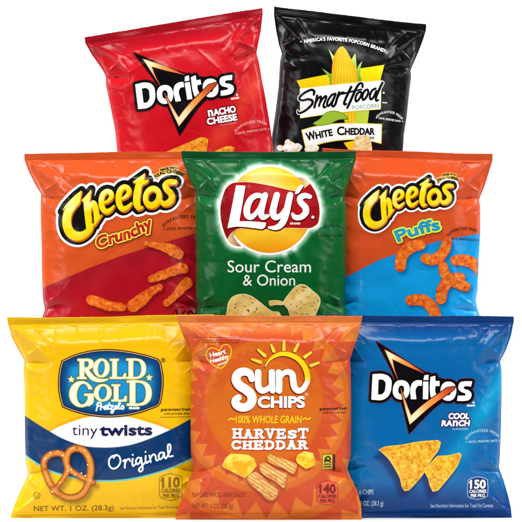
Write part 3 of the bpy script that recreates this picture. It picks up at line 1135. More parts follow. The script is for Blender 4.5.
t = Shape().text('MADE WITH', [(161, 171.4), (170, 169.2), (177.5, 169.6)], 2.2).text('REAL CHEESE!', [(156.4, 178.6), (162, 175), (170, 173.2), (177, 174), (183.5, 177)], 3.2)
g0 = t.grid(0.2, 2)
crun.decal('cheese_note', [(g0, 0.9, (240, 190, 60), 0), (g0, 0.28, (25, 12, 8), 1)])
fresh_arc(crun, [(164.5, 227.5), (169, 222.8), (178, 219.3), (190, 218), (202, 220.5)], [(167, 230.2), (203, 229.4)], (50, 15, 10), h=3.0)
STK = ((240, 118, 34), (206, 66, 18), (253, 172, 80))


def stick(bag, pts, r, seed, lev=0, sh=(2.0, 3.0), shc=(95, 8, 20), knob=0.5):
    q = catmull([(p[0], p[1]) for p in pts], False, 5) if len(pts) > 2 else [tuple(np.array(pts[0]) + (np.array(pts[1]) - np.array(pts[0])) * t) for t in np.linspace(0, 1, 9)]
    rr = np.interp(np.linspace(0, 1, len(q)), np.linspace(0, 1, len(r)), r) * (1.34 if bag is crun else 1.25)
    rnd = random.Random(seed)
    s = Shape().stroke(q, list(rr), smooth=False)
    for i, (a, b) in enumerate(q):
        s.ell(a + rnd.uniform(-1, 1) * knob * 1.3, b + rnd.uniform(-1, 1) * knob * 1.3, rr[i] * rnd.uniform(.8, 1.08), rr[i] * rnd.uniform(.8, 1.08), n=14)
    g = s.grid(0.3, 6)
    bag.shadows.append((g, sh[0], sh[1], 3.0, 0.6, shc))
    bag.decal('pictured_stick', [(g, 0, tube(*STK, seed=seed), lev)])


stick(crun, [(146.5, 243.6), (156, 245.3), (166, 247.5), (174, 251), (179, 254.5)], [1.9, 2.4, 3.4, 4.4, 3.6], 2)
stick(crun, [(152, 279), (160, 276), (170, 272), (179, 268.8), (184, 268)], [2.6, 3.2, 3.3, 3.8, 3.4], 3)
stick(crun, [(167, 303), (174, 297), (181, 289), (187, 283)], [2.6, 2.6, 3.4, 4.4], 4)
stick(crun, [(134, 305), (142, 300), (151, 292), (160, 287)], [4.6, 4.6, 3.2, 2.6], 5)
stick(crun, [(92, 299.5), (100, 302), (110, 305.5), (123, 307)], [3.6, 4.0, 3.6, 3.0], 6)
ov = Shape().stroke([(185 + 12 * math.cos(a), 316 + 9.5 * math.sin(a)) for a in np.linspace(0, 2 * math.pi, 28)[:-1]], 0.45, smooth=False, closed=True)
t = Shape().text('160', [(176.8, 319.5), (193.6, 319.5)], 9.0)
crun.decal('calorie_badge', [(ov.grid(0.22, 1), 0, (45, 6, 12), 0), (t.grid(0.22, 1.5), 0.5, (45, 6, 12), 0)])
crun.body(orange_split(crun, [(20, 297), (42.5, 288.4), (65, 278.5), (90, 268), (121.7, 256), (150, 247), (195, 233.5), (220, 227)], (216, 84, 32), ((168, 20, 36), (182, 10, 34)), 1))

puff = Bag('orange and blue bag of cheese puffs, right end of the middle row', (401.5, 356.0), -1.8, 205,
           [(322, 148), (323, 156), (327, 170), (332, 184), (336, 195), (335, 205), (334, 240), (332, 280), (331, 300), (332, 310), (327, 325), (320, 345), (318, 354)],
           [(492.5, 154), (492.6, 160), (489, 172), (484.5, 186), (479, 199.5), (480.2, 207), (480.2, 235), (478.7, 260), (477.6, 290), (475.8, 300), (476.8, 306), (479.4, 316), (484, 330), (488, 350), (488, 357)],
           0.098, 67, grp)
puff_fn = sim((77, 240.8), (372.5, 228.5), 0.78, -2.5)
cheesy_logo(puff, puff_fn)
t = Shape().text('Puffs', [(397.6, 241.6), (410, 236.8), (425, 232.4), (439, 229.6)], 10.6, shear=-0.03)
gt = t.grid(0.25, 4.5)
puff.shadows.append((gt, 1.4, 2.4, 4.5, 0.8, (80, 20, 5)))
puff.decal('product_name', [(gt, 2.7, (40, 60, 10), 0), (gt, 2.3, (224, 232, 62), 1), (gt, 0.62, lambda x, y, d: mix(np.array([20, 146, 196.]), np.array([70, 190, 210.]), sm(-0.6, -1.1, d)), 2)])
t = Shape().text('MADE WITH', [(442, 176.3), (448, 175.4), (455, 176.2)], 1.8).text('REAL CHEESE!', [(437.5, 181.6), (443, 179.2), (450, 178.8), (458, 181.4)], 2.4)
g0 = t.grid(0.2, 2)
puff.decal('cheese_note', [(g0, 0.7, (240, 190, 60), 0), (g0, 0.2, (25, 12, 8), 1)])
fresh_arc(puff, [(447.5, 236.5), (452, 232.6), (460, 230.2), (469, 230.2), (476, 232.2)], [(450, 239.8), (476, 241.4)], (45, 15, 10), h=2.6)
for i, (p, r, lv) in enumerate((([(399.4, 266.4), (400.6, 257), (406, 250), (413, 246), (419.6, 245)], [4.3, 4.6, 4.7, 4.6, 4.0], 0), ([(424.4, 258.6), (431, 259.8), (438.5, 256.5), (443.5, 250), (446, 241.8)], [4.0, 4.4, 4.5, 4.4, 3.9], 1),
                                ([(454.4, 260.4), (462, 260), (470, 262), (476, 266), (481, 271)], [4.0, 4.6, 4.6, 4.6, 4.6], 0), ([(442, 266.2), (444.6, 275), (452, 281), (464.6, 286.5)], [3.8, 4.2, 4.4, 4.0], 2),
                                ([(440, 299), (441.4, 290), (446, 282.5), (453, 278.6), (459.5, 277.6)], [4.2, 4.6, 4.7, 4.6, 4.0], 4), ([(409.6, 300), (419, 299.6), (427, 303), (433, 311), (436, 322)], [4.2, 4.6, 4.7, 4.7, 4.7], 0))):
    stick(puff, p, r, 40 + i, lv, shc=(0, 80, 140), knob=0.12)
puff.body(orange_split(puff, [(320, 290), (346, 276.8), (378, 260), (410, 249), (440, 240.6), (480, 233.4), (500, 231)], (210, 78, 32), ((6, 144, 212), (12, 160, 226)), 2))

# ------------------------------------------------------------------ green potato chip bag
lays = Bag('green bag of potato chips, SOUR CREAM & ONION, centre of the middle row', (270, 355.3), 0.0, 204,
           [(181, 151), (182, 159), (187, 172), (192.5, 185), (196.2, 192.5), (195.4, 200), (195.5, 217), (196.4, 260), (196, 298), (198.4, 307), (195, 322), (187, 342), (183, 355)],
           [(356.2, 151), (355.6, 160), (352, 172), (348, 185), (344.4, 197), (346, 205), (346.2, 230), (345.8, 270), (345.3, 300), (345, 306), (348, 316), (354, 335), (357, 355)],
           0.075, 83, grp)
disc = Shape().ell(269.3, 210, 42.5, 43, n=90)
red_b = Shape().poly([(231.7, 184), (240, 182.6), (248.3, 182.6), (265, 185), (281.7, 188.6), (290, 190.6), (299, 191), (305, 188), (310, 184), (314.5, 191), (317.6, 200), (319.2, 210), (319, 217), (317.5, 223.3), (312.5, 227.3), (302, 228.3),
                      (290, 228), (281, 228.4), (268, 229.6), (256.7, 228.8), (246, 228), (237, 229.4), (230.6, 233.6), (227.4, 239.2), (223.6, 230), (221, 218), (220.8, 206), (223.5, 195), (227, 187.6)])
curl1 = Shape().poly([(227.3, 239.2), (230.5, 233.4), (236, 229.8), (234, 236), (237, 241.5), (241.5, 246.5), (236, 246), (230, 243)])
curl2 = Shape().poly([(297.5, 177.5), (303, 178.2), (308, 181.5), (310.4, 184.4), (306, 187.6), (302.5, 190.6), (303, 184)])
allb = Shape()
allb.add = disc.add + red_b.add + curl1.add + curl2.add
ga = allb.grid(0.4, 9)


def glow_art(x, y):
    c = np.zeros(x.shape + (3,)) + (0, 94, 38)
    d = ga.at(x, y)
    a = np.arctan2(y - 210, x - 269)
    r = np.hypot(x - 269, y - 210)
    ray = np.clip((vn(a * 9, 0 * a, 1.0, 5) - 0.45) * 2.4, 0, 1) * np.exp(-np.clip(r - 43, 0, None) / 7.5)
    c = mix(c, np.array([235, 250, 235.]), np.clip(sm(8.5, 1.5, d) * 0.75 + 0.75 * ray * (d > 1), 0, 1))
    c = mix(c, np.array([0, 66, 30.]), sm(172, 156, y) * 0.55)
    return c


def sunc(x, y, d):
    r = np.hypot(x - 262, y - 186) / 66
    c = mix(np.array([255, 236, 150.]), np.array([255, 205, 30.]), sm(0.05, 0.55, r))
    c = mix(c, np.array([240, 150, 16.]), sm(0.55, 1.05, r) * 0.9)
    b = np.exp(-((y - 232 - 0.02 * (x - 269) ** 2 * 0.3) / 9) ** 2)
    c = mix(c, np.array([255, 226, 60.]), b * 0.6)
    return mix(c, np.array([225, 140, 20.]), sm(-3.5, -0.2, d) * 0.35)


def redc(x, y, d):
    c = mix(np.array([176, 14, 22.]), np.array([120, 4, 12.]), sm(238, 221, x) * 0.8)
    return mix(c, np.array([130, 6, 14.]), sm(300, 320, x) * 0.5)


lg = lays.decal('brand_logo', [(ga, 2.2, (253, 254, 250), 0), (disc.grid(0.4, 2), 0, sunc, 1),
                               (curl1.grid(0.3, 1), 0, lambda x, y, d: mix(np.array([236, 205, 160.]), np.array([150, 95, 60.]), np.clip((x - 229) / 12, 0, 1)), 2),
                               (curl2.grid(0.3, 1), 0, lambda x, y, d: mix(np.array([245, 222, 175.]), np.array([170, 110, 60.]), np.clip((308 - x) / 12, 0, 1)), 2),
                               (red_b.grid(0.35, 2), 0.5, (250, 235, 210), 2), (red_b.grid(0.35, 2), 0, redc, 3)])
s = Shape()
s.poly([(236.2, 185.6), (245.6, 186), (242.6, 204), (239.6, 221.4), (252, 221.6), (266, 222.8), (265.3, 226.8), (262.6, 229.4), (254, 228.4), (246, 227.4), (236, 227), (227.6, 228.4), (231.8, 208)])
s.stroke([(262, 196.6), (256.5, 195.8), (250.5, 200), (247.2, 208), (247.4, 215), (251, 217.4), (256, 213.5), (260.5, 206), (263.4, 197)], [2.3, 2.7, 3.0, 3.3, 3.2, 2.8, 2.2, 1.8, 1.6])
s.stroke([(265.2, 195.4), (262.8, 204), (261, 212.5), (263, 217.4), (268, 216)], [2.8, 3.1, 3.2, 2.9, 1.6])
s.stroke([(276.8, 195.4), (274.2, 205), (272.8, 213), (275.4, 217.6), (280.5, 215.5), (285, 209)], [3.1, 3.3, 3.4, 3.0, 2.2, 1.6])
s.stroke([(290, 195.4), (287.6, 206), (285.2, 216), (281.6, 224), (276, 227.8), (269, 227.8)], [3.1, 3.3, 3.4, 3.2, 2.5, 1.2])
s.poly([(294.6, 194.5), (296.5, 189), (300.5, 185), (303.6, 185.6), (301, 190), (297.6, 194)])
s.stroke([(309.6, 197), (304.6, 195.8), (300, 198.2), (300.4, 202.6), (305, 207.6), (305.4, 213), (300.6, 217.4), (295, 217.6), (292.4, 214.4)], [2.2, 2.7, 2.9, 2.9, 3.2, 3.1, 2.8, 2.5, 1.6])
s.ell(312.6, 217.4, 1.5, 1.5, n=16)
gs = s.grid(0.25, 2)
sh = Grid(gs.x0 + 0.5, gs.y0 + 1.2, gs.st, gs.D, gs.M)
lays.decal('logo_lettering', [(sh, 0.1, (84, 4, 8), 4), (gs, 0.0, (254, 252, 248), 5)], lg)
lays.decal('brand_mark', [(Shape().text('BRAND', [(290.2, 224.6), (300, 224.6)], 1.7).grid(0.2, 1), 0.18, (250, 240, 235), 5)], lg)
t = Shape().text('Sour Cream', [(227.8, 272.2), (310.6, 272.2)], 11.6).text('& Onion', [(243.2, 285.4), (294.8, 285.4)], 10.8)
lays.decal('flavor_name', [(t.grid(0.22, 1.2), 0.06, (245, 250, 245), 0)])
fresh_arc(lays, [(316.5, 234), (321, 229.8), (330, 227), (337, 227.4), (342.6, 230)], [(319, 237.2), (342.4, 236.8)], (0, 45, 22), h=2.6)


def pot(seed):
    cr = crumb((238, 208, 118), (218, 180, 84), (250, 232, 160), seed, 7, 3)

    def f(x, y, d):
        c = cr(x, y, d)
        c = mix(c, np.array([196, 166, 92.]), sm(0.0, 1.0, np.sin(x * .16 + y * .22 + seed)) * .35)
        c = mix(c, np.array([250, 240, 196.]), sm(0.3, 1.0, -np.sin(x * .16 + y * .22 + seed)) * .5)
        c = mix(c, np.array([110, 90, 40.]), sm(0.84, 0.92, vn(x, y, 1.9, seed + 4)) * 0.9)
        return mix(c, np.array([246, 234, 186.]), sm(-1.3, -0.3, d) * 0.8)
    return f


c1 = Shape().poly([(227, 320), (227.2, 309), (228.6, 301.5), (233.3, 296), (241.7, 293.6), (250, 295), (258.3, 300.3), (265, 305.8), (272, 310.8), (280, 313), (280, 330), (240, 335)], smooth=True)
c2 = Shape().poly([(283, 302.2), (289, 293), (295, 286.4), (300, 284), (306, 285.2), (312, 290), (318.4, 295.6), (320.2, 302), (317, 311), (312, 322), (300, 326), (291, 318), (287.5, 309)], smooth=True)
c3 = Shape().poly([(269.2, 300.6), (274, 299.9), (279, 300.2), (284, 302.2), (282, 304.8), (276, 304.6), (270.3, 305.6), (268.8, 303)], smooth=True)
for i, (cc, lv) in enumerate(((c1, 0), (c2, 1), (c3, 0))):
    g = cc.grid(0.3, 4)
    lays.shadows.append((g, 0.5, 2.5, 3, 0.5, (0, 55, 20)))
    lays.decal('pictured_chip', [(g, 0, pot(60 + i), lv)])
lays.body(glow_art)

# ------------------------------------------------------------------ yellow pretzel bag
rold = Bag('yellow bag of tiny pretzel twists, left end of the front row', (108.8, 519.6), 0.95, 203.5,
           [(7, 317), (7.6, 322), (12, 338), (19.5, 352), (24.7, 361), (23.6, 370), (24.4, 387), (25, 440), (25.6, 463), (28.4, 474), (22.5, 487), (16.5, 500), (11, 515), (10.8, 521)],
           [(214, 314), (213, 322), (209, 336), (203, 350), (199, 360), (200, 370), (200, 387), (200, 440), (199, 463), (197, 472), (201, 487), (205, 500), (209, 515), (209.5, 521)],
           0.020, 97, grp)
NAVT = [(10, 405), (26, 416), (49, 429.6), (65, 438), (83, 444.2), (100, 446.2), (121.7, 445.4), (141.7, 440.8), (166.7, 430.8), (186.7, 420.8), (215, 405)]
NAVB = [(10, 446), (25, 454.2), (40, 463.3), (53, 469.8), (75, 475.8), (96.7, 478.6), (121.7, 478.2), (141.7, 475), (166.7, 468), (186.7, 459.7), (215, 447)]
ARC = [(46, 431), (60, 422.5), (82, 414.5), (97, 411.6), (112, 410.8), (130, 412.6), (145, 416.6), (160, 421.6), (178, 429)]


def rold_art(x, y):
    f = lambda P: np.interp(x, [p[0] for p in catmull(P, False, 8)], [p[1] for p in catmull(P, False, 8)])
    nt, nb, ar = f(NAVT), f(NAVB), f(ARC)
    c = np.zeros(x.shape + (3,)) + (243, 192, 4)
    c = mix(c, np.array([236, 174, 6.]), sm(400, 350, y) * 0.45)
    gl = np.exp(-((y - ar - 1.5) / 1.1) ** 2) * ((x > 44) & (x < 182))
    c = mix(c, np.array([236, 160, 20.]), gl * 0.9)
    gl = np.exp(-((y - ar + 2.5) / 1.6) ** 2) * ((x > 44) & (x < 182))
    c = mix(c, np.array([250, 185, 24.]), gl * 0.6)
    wh = sm(-0.3, 0.3, y - ar - 3.4) * sm(0.3, -0.3, y - nt) * ((x > 46) & (x < 180))
    c = mix(c, np.array([253, 253, 253.]), wh)
    c = mix(c, np.array([0, 52, 104.]), sm(-0.3, 0.3, y - nt) * sm(0.3, -0.3, y - nb))
    c = mix(c, np.array([96, 196, 208.]), sm(-0.3, 0.3, y - nb) * sm(2.0, 1.4, y - nb))
    return c


pl = Shape().poly([(62.5, 360), (75, 354.2), (88.3, 350.6), (105, 348.7), (121.7, 349.5), (138.3, 352.3), (151.7, 355.8), (159.7, 359.2), (163.2, 370), (164.2, 380), (163, 394), (160.3, 404), (150, 409), (133.3, 413.8), (116.7, 416.2),
                   (105, 416.3), (88.3, 414.2), (75, 410.8), (63.3, 406.4), (60, 394), (59, 380), (60.4, 368)])
gp = pl.grid(0.35, 14)
rold.shadows.append((gp, 0, 0.5, 1.5, 0.4, (190, 130, 10)))


def plq(x, y, d):
    c = mix(np.array([28, 148, 210.]), np.array([8, 62, 116.]), sm(-16, -3, d))
    return c


lg = rold.decal('brand_logo', [(gp, 0.0, (38, 22, 22), 0), (gp, -1.0, (226, 172, 110), 1), (gp, -1.8, (20, 24, 46), 2), (gp, -2.7, plq, 3)])


def serif(sh, ch, x0, x1, y0, y1, th=4.0, tn=1.3, sf=1.3):
    w, h = x1 - x0, y1 - y0
    R = lambda a, b, c, d: sh.poly(rect(a, b, c, d))
    if ch == 'L':
        R(x0 + .16 * w, y0, x0 + .16 * w + th, y1)
        R(x0, y0, x0 + .2 * w + th + 1.2, y0 + sf)
        R(x0, y1 - sf, x1, y1)
        sh.poly([(x1, y1), (x1 - 3, y1 - 1.0), (x1 - 1.2, y1 - 5), (x1, y1 - 5)])
    elif ch == 'D':
        sh.poly([(x0, y0), (x0 + .5 * w, y0), (x0 + .78 * w, y0 + .07 * h), (x0 + .95 * w, y0 + .25 * h), (x1, y0 + .5 * h), (x0 + .95 * w, y0 + .75 * h), (x0 + .78 * w, y0 + .93 * h), (x0 + .5 * w, y1), (x0, y1), (x0, y1 - sf), (x0 + .12 * w, y1 - sf),
                 (x0 + .12 * w, y0 + sf), (x0, y0 + sf)])
        a = x0 + .12 * w + th
        sh.poly([(a, y0 + sf), (x0 + .5 * w, y0 + sf), (x0 + .68 * w, y0 + .14 * h), (x1 - th - .02 * w, y0 + .32 * h), (x1 - th, y0 + .5 * h), (x1 - th - .02 * w, y0 + .68 * h), (x0 + .68 * w, y0 + .86 * h), (x0 + .5 * w, y1 - sf), (a, y1 - sf)], sub=True)
    elif ch == 'O':
        sh.ell((x0 + x1) / 2, (y0 + y1) / 2, w / 2, h / 2)
        sh.ell((x0 + x1) / 2, (y0 + y1) / 2, w / 2 - th, h / 2 - tn, 0.12, sub=True)
    elif ch == 'G':
        sh.ell((x0 + x1) / 2 - .02 * w, (y0 + y1) / 2, w / 2 * .98, h / 2)
        sh.ell((x0 + x1) / 2 + .04 * w, (y0 + y1) / 2, w / 2 - th * 1.15, h / 2 - tn * 1.2, 0.1, sub=True)
        sh.poly([(x0 + .62 * w, y0 + .3 * h), (x1 + 1, y0 + .3 * h), (x1 + 1, y0 + .56 * h), (x0 + .62 * w, y0 + .56 * h)], sub=True)


s = Shape()
serif(s, 'O', 94.6, 110.2, 358.4, 376.4)
s2 = Shape()
serif(s2, 'D', 127.4, 146.4, 358.4, 377.8)
s3 = Shape()
serif(s3, 'L', 111, 126.6, 358.6, 377.8)
s3.poly(rect(79, 358.6, 88, 360)).poly(rect(81, 358.6, 85, 378)).poly(rect(78.4, 376.6, 87.4, 378))
s3.stroke([(85, 359.5), (89, 359.4), (92, 361.6), (92, 365), (89, 367.8), (85, 368.2)], [0.8, 1.0, 1.9, 1.9, 1.0, 0.8])
s3.stroke([(87, 368.4), (90, 373), (95, 378), (102, 379.8), (108.5, 378.6)], [1.6, 2.0, 1.9, 1.2, 0.5])
s4 = Shape()
serif(s4, 'G', 71, 95, 380.6, 405.8, 5.0, 1.6)
s5 = Shape()
serif(s5, 'O', 95.4, 112.4, 383.6, 400.2)
s5b = Shape()
serif(s5b, 'L', 112.8, 127.4, 383.8, 400.2)
s4b = Shape().poly(rect(85.6, 393, 96, 394.6)).poly([(89.2, 393), (94, 393), (94, 401.6), (91.5, 404), (89.2, 404.8)])
s6 = Shape()
serif(s6, 'D', 128, 152, 380, 404.4, 5.0, 1.6, 1.6)
for (cx, cy) in ((72.5, 378.8), (149.9, 376.9)):
    pts = [(cx + (2.8 if i % 2 == 0 else 1.15) * math.sin(i * math.pi / 5), cy - (2.8 if i % 2 == 0 else 1.15) * math.cos(i * math.pi / 5)) for i in range(10)]
    s6.poly(pts)
lay = []
for i, q in enumerate((s, s2, s3, s5, s5b, s6, s4, s4b)):
    gq = q.grid(0.25, 2)
    if i == 6:
        gq4 = gq
    if i == 7:     # the G and its bar share one outline
        lay = [l for l in lay if l[0] is not gq4]
        both = Shape()
        both.add, both.sub = s4.add, s4.sub
        ga4 = both.grid(0.25, 2, (68, 377, 100, 409))
        gb4 = s4b.grid(0.25, 2, (68, 377, 100, 409))
        gq = Grid(ga4.x0, ga4.y0, ga4.st, np.minimum(ga4.D, gb4.D), 2)
    lay += [(gq, 1.3, (14, 52, 70), 4 + i * .12), (gq, 0.85, (190, 190, 96), 5 + i * .12), (gq, 0.05, (254, 250, 214), 6 + i * .12)]
rold.decal('logo_lettering', lay, lg)
# script word under the name
s = Shape()
K = 0.48
s.stroke([(97.4, 409.6), (98.4, 405.5), (99.2, 402.6), (98, 403.6), (99.4, 401.6), (101.8, 401.8), (101.8, 404.2), (99, 405.4)], K)
s.stroke([(101.6, 408.6), (102.6, 405.4), (103.6, 406), (105, 405.6)], K)
s.stroke([(105, 407), (107.2, 406), (106.8, 404.9), (105.4, 406), (105.4, 408), (107.4, 408), (109, 406.2)], K)
s.stroke([(110.4, 402.2), (109, 406.6), (109.4, 408.2), (111, 407.4)], K)
s.stroke([(108.2, 404.4), (111.6, 404.2)], K)
s.stroke([(112, 405), (114.4, 404.8), (112, 408), (114.6, 409), (113.6, 411.8), (112, 411), (115.4, 407.8)], K)
s.stroke([(115.6, 407), (117.8, 405.8), (117.2, 404.8), (116, 406), (116, 407.8), (118, 407.6), (119.6, 405.6), (121.2, 402.4), (120.6, 401.4), (119.6, 403.4), (119.6, 407.4), (121.4, 407.4)], K)
s.stroke([(121.8, 407.2), (123.6, 404.6), (124.8, 406.4), (124, 408), (122.2, 407.6)], K)
s.text('BRAND', [(130.2, 408), (140.2, 408)], 1.8)
gs = s.grid(0.2, 1.5)
rold.decal('logo_script', [(gs, 0.3, (235, 248, 252), 7)], lg)
t = Shape().text('R', [(163, 360.6), (164.6, 360.6)], 2.0)
t2 = Shape().stroke([(163.8 + 1.9 * math.cos(a), 359.7 + 1.9 * math.sin(a)) for a in np.linspace(0, 2 * math.pi, 15)[:-1]], 0.25, smooth=False, closed=True)
rold.decal('registered_mark', [(t.grid(0.2, 1), 0.1, (60, 40, 10), 0), (t2.grid(0.2, 1), 0.05, (60, 40, 10), 0)])
t = Shape().text('tiny', [(73.2, 434), (98.6, 434.2)], 10.6)
t2 = Shape().text('twists', [(101.4, 434.2), (152.4, 433.8)], 10.4)
rold.decal('product_name', [(t.grid(0.22, 1), -0.06, (32, 36, 84), 0), (t2.grid(0.22, 2), 0.62, (22, 26, 78), 0)])
s = Shape()
K = 0.85
s.stroke([(117, 454.4), (113, 455), (110, 459), (110.6, 464.6), (114.4, 467.4), (119, 465), (121.4, 460), (120, 455), (116.4, 453.8), (114.6, 456.6)], K)
s.stroke([(124, 459.8), (126, 458.6), (125.8, 462), (125.6, 466.4)], K)
s.stroke([(126, 461.8), (127.8, 458.6), (130.2, 457.8), (130.8, 459.8)], K)
s.stroke([(133.6, 457.4), (133, 462), (134, 464.8), (136, 463)], K)
s.ell(133.6, 453.6, .95, .95, n=12)
s.stroke([(141.4, 457), (138.6, 456.6), (136.6, 460), (138, 463), (140.8, 460.6), (141.8, 456.6), (142.6, 462.4), (143.4, 468), (141, 470.4), (139.6, 468), (143, 464.4), (146, 461)], K)
s.stroke([(146.4, 454.8), (146.2, 459), (147.4, 461.8), (149.4, 460)], K)
s.ell(146.2, 450.8, .95, .95, n=12)
s.stroke([(150, 454.4), (150.8, 458), (151.4, 461)], K)
s.stroke([(151, 457.2), (153.6, 453.4), (156, 454.6), (156.8, 459), (158.6, 459)], K)
s.stroke([(164, 451.8), (161, 451.6), (159.2, 455), (160.6, 458.2), (163.4, 455.8), (164.4, 451.6), (165, 456), (166.6, 457.2), (169, 453)], K)
s.stroke([(169, 453), (171, 448.2), (170.4, 443.6), (168.4, 444.4), (168.4, 450), (169.6, 455.4), (173.2, 455)], K)
rold.decal('variety_name', [(s.grid(0.22, 1.5), 0.0, (250, 252, 252), 0)])
pz = [(54, 491), (59, 485), (64.5, 477), (68.5, 469), (67, 460), (65.6, 455), (60, 452), (51.5, 453.5), (45.5, 459), (45, 468), (48.5, 478), (54, 487), (62, 494.3), (72, 497), (82, 493.5), (88, 485), (91.5, 472), (91, 460), (86, 450.5),
      (78, 447), (70.5, 450), (67.5, 457), (69, 466), (75, 471.5), (84, 476.5), (94, 481.4)]
s = Shape().stroke(pz, [2.6, 2.5, 2.5, 2.8, 3.0, 3.0, 3.0, 3.0, 3.1, 3.1, 3.1, 3.2, 3.3, 3.3, 3.4, 3.4, 3.5, 3.4, 3.4, 3.4, 3.2, 3.2, 2.9, 2.8, 2.7, 2.8])
g = s.grid(0.25, 5)
g.D = g.D - 0.35
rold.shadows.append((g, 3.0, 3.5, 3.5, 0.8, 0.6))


def pret(x, y, d):
    c = mix(np.array([160, 78, 14.]), np.array([220, 134, 40.]), sm(-0.2, -2.2, d))
    c = mix(c, np.array([238, 176, 112.]), sm(-1.8, -3.1, d) * 0.55 * (0.4 + 0.6 * vn(x, y, 5, 3)))
    return mix(c, np.array([140, 62, 22.]), sm(0.6, 0.9, fbm(x, y, 6, 9)) * 0.5)


pr = rold.decal('pictured_pretzel', [(g, 0, pret, 1)])
s = Shape()
rnd = random.Random(5)
for (a, b) in ((46, 457.5), (51, 452), (58.5, 450.5), (69, 466), (72, 468.5), (77, 474), (82, 471.5), (86.5, 474.5), (68.5, 470), (75, 446.5), (86, 449.5), (89, 455), (88.5, 463), (72, 448), (53, 490.5), (92, 479), (60.5, 481), (64, 454)):
    s.ell(a + rnd.uniform(-.5, .5), b + rnd.uniform(-.5, .5), rnd.uniform(.55, 1.0), rnd.uniform(.5, .8), rnd.uniform(0, 3), n=9)
rold.decal('salt', [(s.grid(0.2, 1), 0, (252, 246, 236), 2)], pr)
calorie_badge(rold, '110', (159.6, 472.6, 182.6, 500), None, (150, 115, 12), (138, 104, 10))
t = Shape().text('NET WT. 1 OZ. (28.3g)', [(34.2, 511), (114, 509.8)], 5.2)
rold.decal('weight_text', [(t.grid(0.2, 1), 0.06, (110, 86, 14), 0)])
t = Shape().text('See Nutrition information for Total Fat content', [(120.5, 509.4), (180, 508.2)], 3.3)
rold.decal('nutrition_note', [(t.grid(0.2, 1), 0.0, (128, 100, 14), 0)])
t = Shape().text('guaranteed fresh', [(161.4, 410), (190.5, 410)], 2.8)
t2 = Shape().text('until printed date', [(164.5, 413.8), (190, 413.8)], 2.1).poly(rect(161, 416.2, 192, 416.5))
rold.decal('freshness_text', [(t.grid(0.2, 1), 0.1, (70, 55, 8), 0), (t2.grid(0.16, 1), 0.05, (90, 70, 8), 0)])
t = Shape().stroke([(37.6 + 3.2 * math.cos(a), 494.8 + 3.2 * math.sin(a)) for a in np.linspace(0, 2 * math.pi, 21)[:-1]], 0.28, smooth=False, closed=True)
t.text('U', [(36.2, 496.6), (39, 496.6)], 3.6)
rold.decal('kosher_mark', [(t.grid(0.2, 1), 0.05, (130, 102, 14), 0)])
rold.body(rold_art)

# ------------------------------------------------------------------ orange multigrain chip bag
sun = Bag('orange zigzag patterned bag of multigrain chips, HARVEST CHEDDAR, centre of the front row', (268.6, 518.8), -0.1, 203.6,
          [(176.5, 315), (178, 322), (182, 333), (188, 345.5), (191.8, 356), (191, 365), (191, 387), (190.6, 435), (191.2, 455), (193.8, 470), (188, 481), (182.5, 497), (177.5, 509), (175.5, 518)],
          [(362.4, 315), (361.6, 322), (358, 336), (353, 350), (350, 359.5), (350.6, 370), (351.2, 400), (351, 435), (350.6, 455), (347, 469), (350.5, 477), (356.5, 489), (361, 505), (361.8, 518)],
          0.0, 113, grp)


def sun_art(x, y):
    O = np.array([212, 106, 28.])
    O2 = np.array([220, 122, 40.])
    Rd = np.array([206, 78, 34.])
    X, Y = x - 264, (y - 402) * 0.96
    r = np.hypot(X, Y)
    a = np.arctan2(Y, X)
    tri = lambda n, ph: np.abs(((a / (2 * math.pi) * n + ph) % 1.0) * 2 - 1)
    e = 0.35
    c = np.zeros(x.shape + (3,)) + O
    c = mix(c, Rd, 0.55 * sm(42 - e, 42 + e, r) * sm(50 + e, 50 - e, r - 5 * tri(34, .2)) * sm(402, 380, y))
    c = mix(c, Rd, sm(50, 64, r) * (0.35 + 0.65 * sm(59 - e, 59 + e, r)))
    c = mix(c, O2, sm(-e, e, r - (80 - 11 * tri(34, .3))))
    c = mix(c, O, sm(80 - e, 80 + e, r))
    c = mix(c, Rd, sm(86 - e, 86 + e, r))
    c = mix(c, O2, sm(-e, e, r - (112 - 17 * tri(30, .1))))
    c = mix(c, O, sm(112 - e, 112 + e, r))
    c = mix(c, Rd, sm(121 - e, 121 + e, r))
    c = mix(c, O2, sm(-e, e, r - (143 - 14 * tri(40, .1))))
    top = sm(338, 328, y)
    c = mix(c, np.array([230, 130, 62.]), top * 0.7)
    return c


s = Shape()
s.stroke([(251.8, 378.6), (250, 373), (244, 370.8), (238, 373.4), (236.2, 379), (239.6, 384.6), (246, 388.8), (251, 393.6), (252, 399.6), (248.6, 405), (242, 406.6), (236.6, 403.8), (235.6, 399.6), (238.6, 396.6)], [2.8, 3.6, 4.0, 4.3, 4.5, 4.6, 4.6, 4.6, 4.5, 4.3, 4.2, 4.2, 3.8, 3.2])
s.stroke([(258.2, 371.6), (258, 379), (258.6, 386), (262, 389.8), (267, 388.4), (271, 384)], [3.2, 3.2, 3.2, 3.0, 2.6, 1.8])
s.stroke([(271.8, 371.6), (271.8, 380), (272.6, 389.6)], [3.2, 3.2, 3.0])
s.stroke([(278.6, 371.6), (279, 380), (279, 389.8)], [3.0, 3.2, 3.1])
s.stroke([(280, 378), (283, 373), (288, 371.2), (292, 373.6), (293, 380), (294.4, 386.6), (298.4, 390), (303, 388), (306, 383)], [1.8, 2.4, 2.9, 3.1, 3.2, 3.1, 2.9, 2.7, 2.5], sub=False)
arc = Shape().stroke([(265, 366), (268.6, 360.4), (274, 356), (281, 353.4), (289, 354), (297, 357.8), (303, 364), (306.6, 372), (307.2, 380), (305.2, 385)], [0.4, 1.0, 1.6, 2.0, 2.3, 2.4, 2.6, 2.7, 2.6, 2.4])
rays = Shape()
